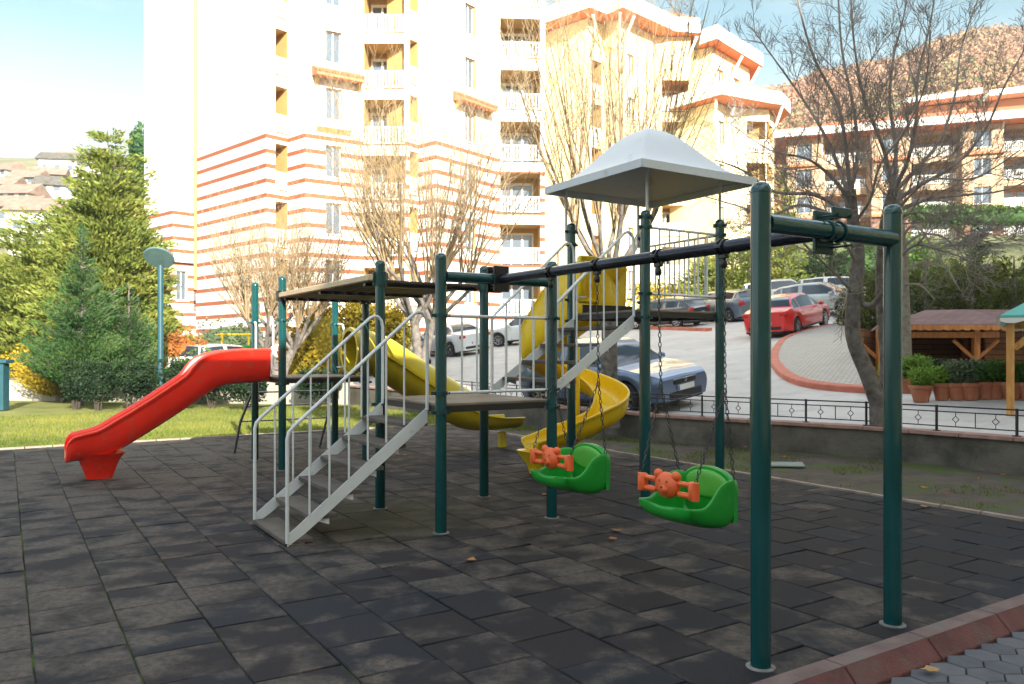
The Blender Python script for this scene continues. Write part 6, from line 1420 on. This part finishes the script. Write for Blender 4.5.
# ================================================================== CARS
def car(name, p, yaw, color, label, kind='sedan', Ls=4.5, Wd=1.76, H=1.45, plate=True, metal=.3):
    n_ = 'car_paint_%d' % len(bpy.data.materials); pm = mat(n_, color, .28, metal=metal, var=.02, coat=.8)
    root = lempty(name, p, label, 'car', 'parked cars')
    f = Vector((cos(yaw), sin(yaw), 0)); e = 1.0
    zx = (zs(p[0] + f.x * e, p[1] + f.y * e) - zs(p[0] - f.x * e, p[1] - f.y * e)) / 2; g = Vector((-f.y, f.x, 0)); zy = (zs(p[0] + g.x, p[1] + g.y) - zs(p[0] - g.x, p[1] - g.y)) / 2
    if abs(zx) > .25: zx = .0
    if abs(zy) > .25: zy = .0
    ax = (f + ZZ * zx).normalized(); up = ax.cross(g + ZZ * zy).normalized(); ay = up.cross(ax)
    root.rotation_euler = Matrix((ax, ay, up)).transposed().to_euler()
    hl = Ls / 2; wr = .315; xf, xr = hl - .86, -hl + .84     # wheel centres
    hw = Wd / 2
    if kind == 'sedan': P_ = dict(hood=(.92, .80), cowl=(hl - 1.28), ws=(hl - 2.05), roofe=(-hl + 1.35), bw=(-hl + .62), tail=1.02, gl=.98)
    elif kind == 'hatch': P_ = dict(hood=(.93, .78), cowl=(hl - 1.12), ws=(hl - 1.85), roofe=(-hl + .62), bw=(-hl + .16), tail=.98, gl=.98)
    else: P_ = dict(hood=(1.02, .92), cowl=(hl - 1.2), ws=(hl - 1.8), roofe=(-hl + .40), bw=(-hl + .12), tail=1.05, gl=1.08)
    cowlx, wsx, rex, bwx = P_['cowl'], P_['ws'], P_['roofe'], P_['bw']; belt = P_['gl'] * H / 1.45 * .93
    def lerp(a, b, t): return a + (b - a) * max(0, min(1, t))
    def ztop(x):                       # upper silhouette
        if x > cowlx: t = (hl - x) / (hl - cowlx); return lerp(P_['hood'][1] * .86, P_['hood'][0], min(1, t * 1.0) ** .55)
        if x > wsx: t = (cowlx - x) / (cowlx - wsx); return lerp(P_['hood'][0], H - .03, sin(t * pi / 2) ** .95)
        if x > rex: t = (wsx - x) / (wsx - rex); return H - .03 + .03 * sin(pi * min(1, t * 1.2)) - .05 * max(0, t - .6) / .4
        if x > bwx: t = (rex - x) / (rex - bwx); return lerp(H - .08, P_['tail'], (1 - cos(t * pi / 2)) if kind == 'sedan' else t ** 1.5)
        t = (bwx - x) / (bwx + hl); return lerp(P_['tail'], P_['tail'] - (.10 if kind == 'sedan' else .12), t)
    def zbelt(x):
        b = belt + .05 * (0 - x) / hl; return min(b, ztop(x) - .012)
    def zbot(x):
        z = .19 + (.05 if abs(x) > hl - .25 else 0)
        for c in (xf, xr):
            dx = abs(x - c)
            if dx < wr + .055: z = max(z, wr + sqrt(max(0, (wr + .055) ** 2 - dx * dx)))
        return z
    def width(x):
        t = abs(x) / hl; return hw * (1 - .17 * max(0, (t - .72) / .28) ** 2.2)
    xs = set([hl - .0, hl - .03, hl - .08, hl - .16, -hl, -hl + .03, -hl + .08, -hl + .16, cowlx, wsx, rex, bwx, cowlx - .06, bwx + .06])
    for c in (xf, xr):
        for k in range(-8, 9): xs.add(c + (wr + .06) * sin(k / 8 * pi / 2))
    for k in range(24): xs.add(-hl + Ls * k / 23)
    xs = sorted(xs); xs = [x for i, x in enumerate(xs) if i == 0 or x - xs[i - 1] > .012]
    body, glass = MB(), MB(); rings = []
    for x in xs:
        w_ = width(x); zb, zt_, bl = zbot(x), ztop(x), zbelt(x); gh = max(0, (zt_ - bl)); taper = .26 * min(1, gh / .40) * hw / .88
        endf = min(1, (hl - abs(x)) / .16); zb2 = zb; wb = w_ - .06 * (1 - endf)
        half = [(wb - .10, zb), (wb - .03, zb + .012), (w_ - .0 - .03 * (1 - endf), lerp(zb, bl, .35)), (w_, lerp(zb, bl, .62)), (w_ - .015, lerp(zb, bl, .86)), (w_ - .05, bl)]
        half += [(w_ - .075 - taper * .1, bl + gh * .08), (w_ - .06 - taper * .85, bl + gh * .84), (w_ - .10 - taper * 1.05, bl + gh * .965), ((w_ - .1 - taper) * .55, zt_ ), (0, zt_ + .008)]
        ring = [(x, y, z) for y, z in half] + [(x, -y, z) for y, z in half[-2::-1]]
        rings.append([Vector(q) for q in ring])
    n = len(rings[0]); nh = 10
    def is_glass(x0_, x1_, j):
        xm = (x0_ + x1_) / 2; jj = j if j < nh else 2 * nh - 1 - j
        if jj == 6:
            if not (bwx + .16 < xm < cowlx - .10): return False
            if zbelt(xm) > ztop(xm) - .10: return False
            for pl in ((wsx + rex) / 2 + .08, rex + .12 if kind != 'sedan' else rex + .02):
                if abs(xm - pl) < .055: return False
            return True
        if jj in (8, 9):
            if wsx + .03 < xm < cowlx - .02: return True
            if bwx + .03 < xm < rex - .04: return True
        return False
    for i in range(len(rings) - 1):
        for j in range(n - 1):
            t = glass if is_glass(xs[i], xs[i + 1], j) else body
            t.add([rings[i][j], rings[i + 1][j], rings[i + 1][j + 1], rings[i][j + 1]], [(0, 1, 2, 3)])
        body.add([rings[i][0], rings[i][n - 1], rings[i + 1][n - 1], rings[i + 1][0]], [(0, 1, 2, 3)])
    body.add(rings[0], [tuple(range(n))]); body.add(rings[-1], [tuple(range(n))[::-1]])
    for t, nm, mm in ((body, 'body', pm), (glass, 'windows', M['glass'])):
        o = t.build(nm, mm, root, smooth=0); b2 = bmesh.new(); b2.from_mesh(o.data); bmesh.ops.remove_doubles(b2, verts=b2.verts, dist=.0008); bmesh.ops.recalc_face_normals(b2, faces=b2.faces); b2.to_mesh(o.data); b2.free()
        o.data.shade_smooth(); o.data.set_sharp_from_angle(angle=radians(38))
    un = MB(); un.box(-hl + .15, hl - .15, -hw + .14, hw - .14, .17, .55); un.build('underbody', M['trim'], root)
    for sx_ in (xf, xr):
        for sy_ in (-1, 1):
            c = Vector((sx_, sy_ * (hw - .115), wr)); ax_ = Vector((0, sy_, 0)); t = MB()
            t.lathe(c, [(wr * .66, -.1), (wr * .93, -.1), (wr, -.07), (wr, .07), (wr * .93, .098), (wr * .66, .10)], 28, axis=ax_); o = t.build('wheel', M['tyre'], root, smooth=40)
            r_ = MB(); r_.lathe(c, [(wr * .68, .07), (wr * .66, .098), (wr * .60, .09), (wr * .58, .04)], 28, axis=ax_)
            for k in range(7):
                a = 2 * pi * k / 7; d = Vector((cos(a), 0, sin(a))); q = Vector((-sin(a), 0, cos(a)))
                r_.prism([c + ax_ * .075 + d * .04 + q * .03, c + ax_ * .08 + d * wr * .62 + q * .022, c + ax_ * .08 + d * wr * .62 - q * .022, c + ax_ * .075 + d * .04 - q * .03], ax_ * .018)
            r_.lathe(c, [(.001, .10), (.04, .10), (.05, .08)], 12, axis=ax_); r_.build('rim', M['rim'], o, smooth=30)
            k_ = MB(); k_.lathe(c, [(.001, .03), (wr * .6, .03)], 16, axis=ax_); k_.build('brake_disc', M['trim'], o)
    zf = ztop(hl - .1)
    for sy_ in (-1, 1):
        t = MB(); pts = [(hl - .035, .42 * hw / .88), (hl - .10, .66 * hw / .88), (hl - .28, .80 * hw / .88), (hl - .30, .82 * hw / .88)]
        rg = []
        for k, (x_, y_) in enumerate(pts):
            y_ = min(y_, width(x_) - .02); rg.append([Vector((x_ + .012, sy_ * y_, zf - .16)), Vector((x_ + .016, sy_ * (y_ + .015), zf - .10)), Vector((x_ - .02, sy_ * y_, zf - .045)), Vector((x_ - .08, sy_ * (y_ - .04), zf - .10))])
        t.loft(rg, True, True); t.build('headlight', M['lampglass'], root, smooth=40)
        t = MB(); zt_ = P_['tail'] - .12
        t.bbox((-hl + .07, sy_ * (hw - .22), zt_ - .06), (.075, 0, 0), (0, .13, 0), (0, 0, .085 if kind == 'sedan' else .13), .03); t.build('tail_light', M['tail'], root, smooth=50)
        t = MB(); t.bbox((cowlx - .22, sy_ * (hw + .07), belt + .05), (.07, 0, 0), (0, .085, 0), (0, 0, .06), .03); t.build('wing_mirror', pm, root, smooth=50)
        for hx_ in (.05, -.95):
            t = MB(); t.bbox((hx_, sy_ * (hw - .005), belt - .12), (.09, 0, 0), (0, .014, 0), (0, 0, .014), .006); t.build('door_handle', pm, root)
        t = MB()      # door shut lines
        for hx_ in (cowlx - .28, (wsx + rex) / 2 + .08, rex + .05 if kind != 'sedan' else rex + .12):
            t.box(hx_ - .005, hx_ + .005, sy_ * (hw - .012) - .004, sy_ * (hw - .012) + .004, .30, belt - .08)
        t.build('door_gaps', M['trim'], root)
        t = MB(); t.bbox((0, sy_ * (hw - .03), .235), (hl - 1.3, 0, 0), (0, .02, 0), (0, 0, .035), .01); t.build('sill', M['trim'], root)
    t = MB(); t.bbox((hl - .02, 0, zf - .15), (.03, 0, 0), (0, .36, 0), (0, 0, .05), .015); gr_ = t.build('grille', M['trim'], root)
    t = MB(); t.bbox((hl - .00, 0, zf - .095), (.02, 0, 0), (0, .36, 0), (0, 0, .012), .005); t.lathe((hl + .02, 0, zf - .125), [(.03, 0), (.042, .006), (.045, 0)], 14, axis=Vector((1, 0, 0))); t.build('chrome_bar', M['rim'], gr_)
    t = MB(); t.bbox((hl - .015, 0, .33), (.03, 0, 0), (0, .52, 0), (0, 0, .08), .02); t.build('lower_grille', M['trim'], root)
    for xx, zz_ in ((hl + .022, .47), (-hl - .012, .62 if kind != 'sedan' else .55)):
        t = MB(); t.box(xx - .006, xx + .006, -.26, .26, zz_ - .055, zz_ + .055); pl_ = t.build('plate', M['plate'], root, smooth=0)
        t = MB(); s_ = 1 if xx > 0 else -1; t.box(xx + s_ * .007, xx + s_ * .009, s_ * -.255, s_ * -.215, zz_ - .05, zz_ + .05) if s_ > 0 else t.box(xx - .009, xx - .007, .215, .255, zz_ - .05, zz_ + .05); t.build('plate_band', M['bluebar'], pl_, smooth=0)
    t = MB(); t.bbox((-hl + .015, 0, .36), (.03, 0, 0), (0, .6, 0), (0, 0, .06), .02); t.build('rear_bumper_insert', M['trim'], root)
    return root
def put(X, Y): return (X, Y, zs(X, Y) + .005)
car('parked_car', put(2.15, 17.7), radians(-50), (.12, .18, .29), 'blue-grey hatchback nearest the railing, nose beside the spiral slide', 'hatch', 4.3, 1.76, 1.46, metal=.5)
car('parked_car', put(10.45, 30.0), radians(50), (.62, .012, .012), 'bright red sedan by the curved brick sidewalk', 'sedan', 4.6, 1.8, 1.45, metal=.1)
car('parked_car', put(7.6, 39.3), radians(132), (.06, .065, .07), 'dark grey hatchback seen from behind, left of the blue one', 'hatch', 4.2, 1.75, 1.45, metal=.5)
car('parked_car', put(10.6, 39.4), radians(112), (.14, .18, .24), 'steel blue wagon seen from behind beside the red sedan', 'suv', 4.4, 1.78, 1.50, metal=.5)
car('parked_car', put(14.2, 41.5), radians(-25), (.70, .69, .64), 'white high-roofed car behind the red sedan', 'suv', 4.5, 1.8, 1.68, metal=0)
car('parked_car', put(14.3, 37.2), radians(-35), (.45, .47, .48), 'silver car nosed in beyond the red sedan near the forked trunk', 'hatch', 4.3, 1.75, 1.48, metal=.5)
car('parked_car', put(16.3, 39.6), radians(-30), (.62, .62, .58), 'pale car half hidden behind the forked trunk, farthest right', 'suv', 4.4, 1.78, 1.55, metal=0)
car('parked_car', put(-2.9, 36.6), radians(128), (.72, .73, .74), 'white sedan seen from behind with red lights, left of the stair posts', 'sedan', 4.6, 1.78, 1.46, metal=0)
car('parked_car', put(1.0, 38.2), radians(160), (.70, .71, .72), 'white car side-on behind the stair balusters', 'sedan', 4.6, 1.78, 1.45, metal=0)
car('parked_car', put(-4.4, 34.0), radians(-80), (.40, .42, .43), 'silver car facing the yard behind the yellow tube slide', 'hatch', 4.3, 1.76, 1.46, metal=.5)
car('parked_car', put(-11.0, 30.2), radians(70), (.70, .70, .70), 'white car with its roof showing above the clipped shrubs', 'suv', 4.4, 1.78, 1.62, metal=0)
car('parked_car', put(-13.2, 30.0), radians(75), (.66, .66, .66), 'white low car glimpsed behind the round road sign', 'sedan', 4.5, 1.78, 1.42, metal=0)

# ================================================================== AIR
hz = bpy.data.materials.new('air'); hz.use_nodes = True; t = hz.node_tree; t.nodes.clear()
ho_ = t.nodes.new('ShaderNodeOutputMaterial'); pv = t.nodes.new('ShaderNodeVolumePrincipled'); pv.inputs['Color'].default_value = (.93, .96, 1, 1); pv.inputs['Density'].default_value = .0006; pv.inputs['Anisotropy'].default_value = .3
t.links.new(pv.outputs[0], ho_.inputs['Volume'])
m_ = MB(); m_.box(-900, 900, -900, 900, -13, 130); tag(m_.build('haze', hz, smooth=0), None, None, kind='stuff')
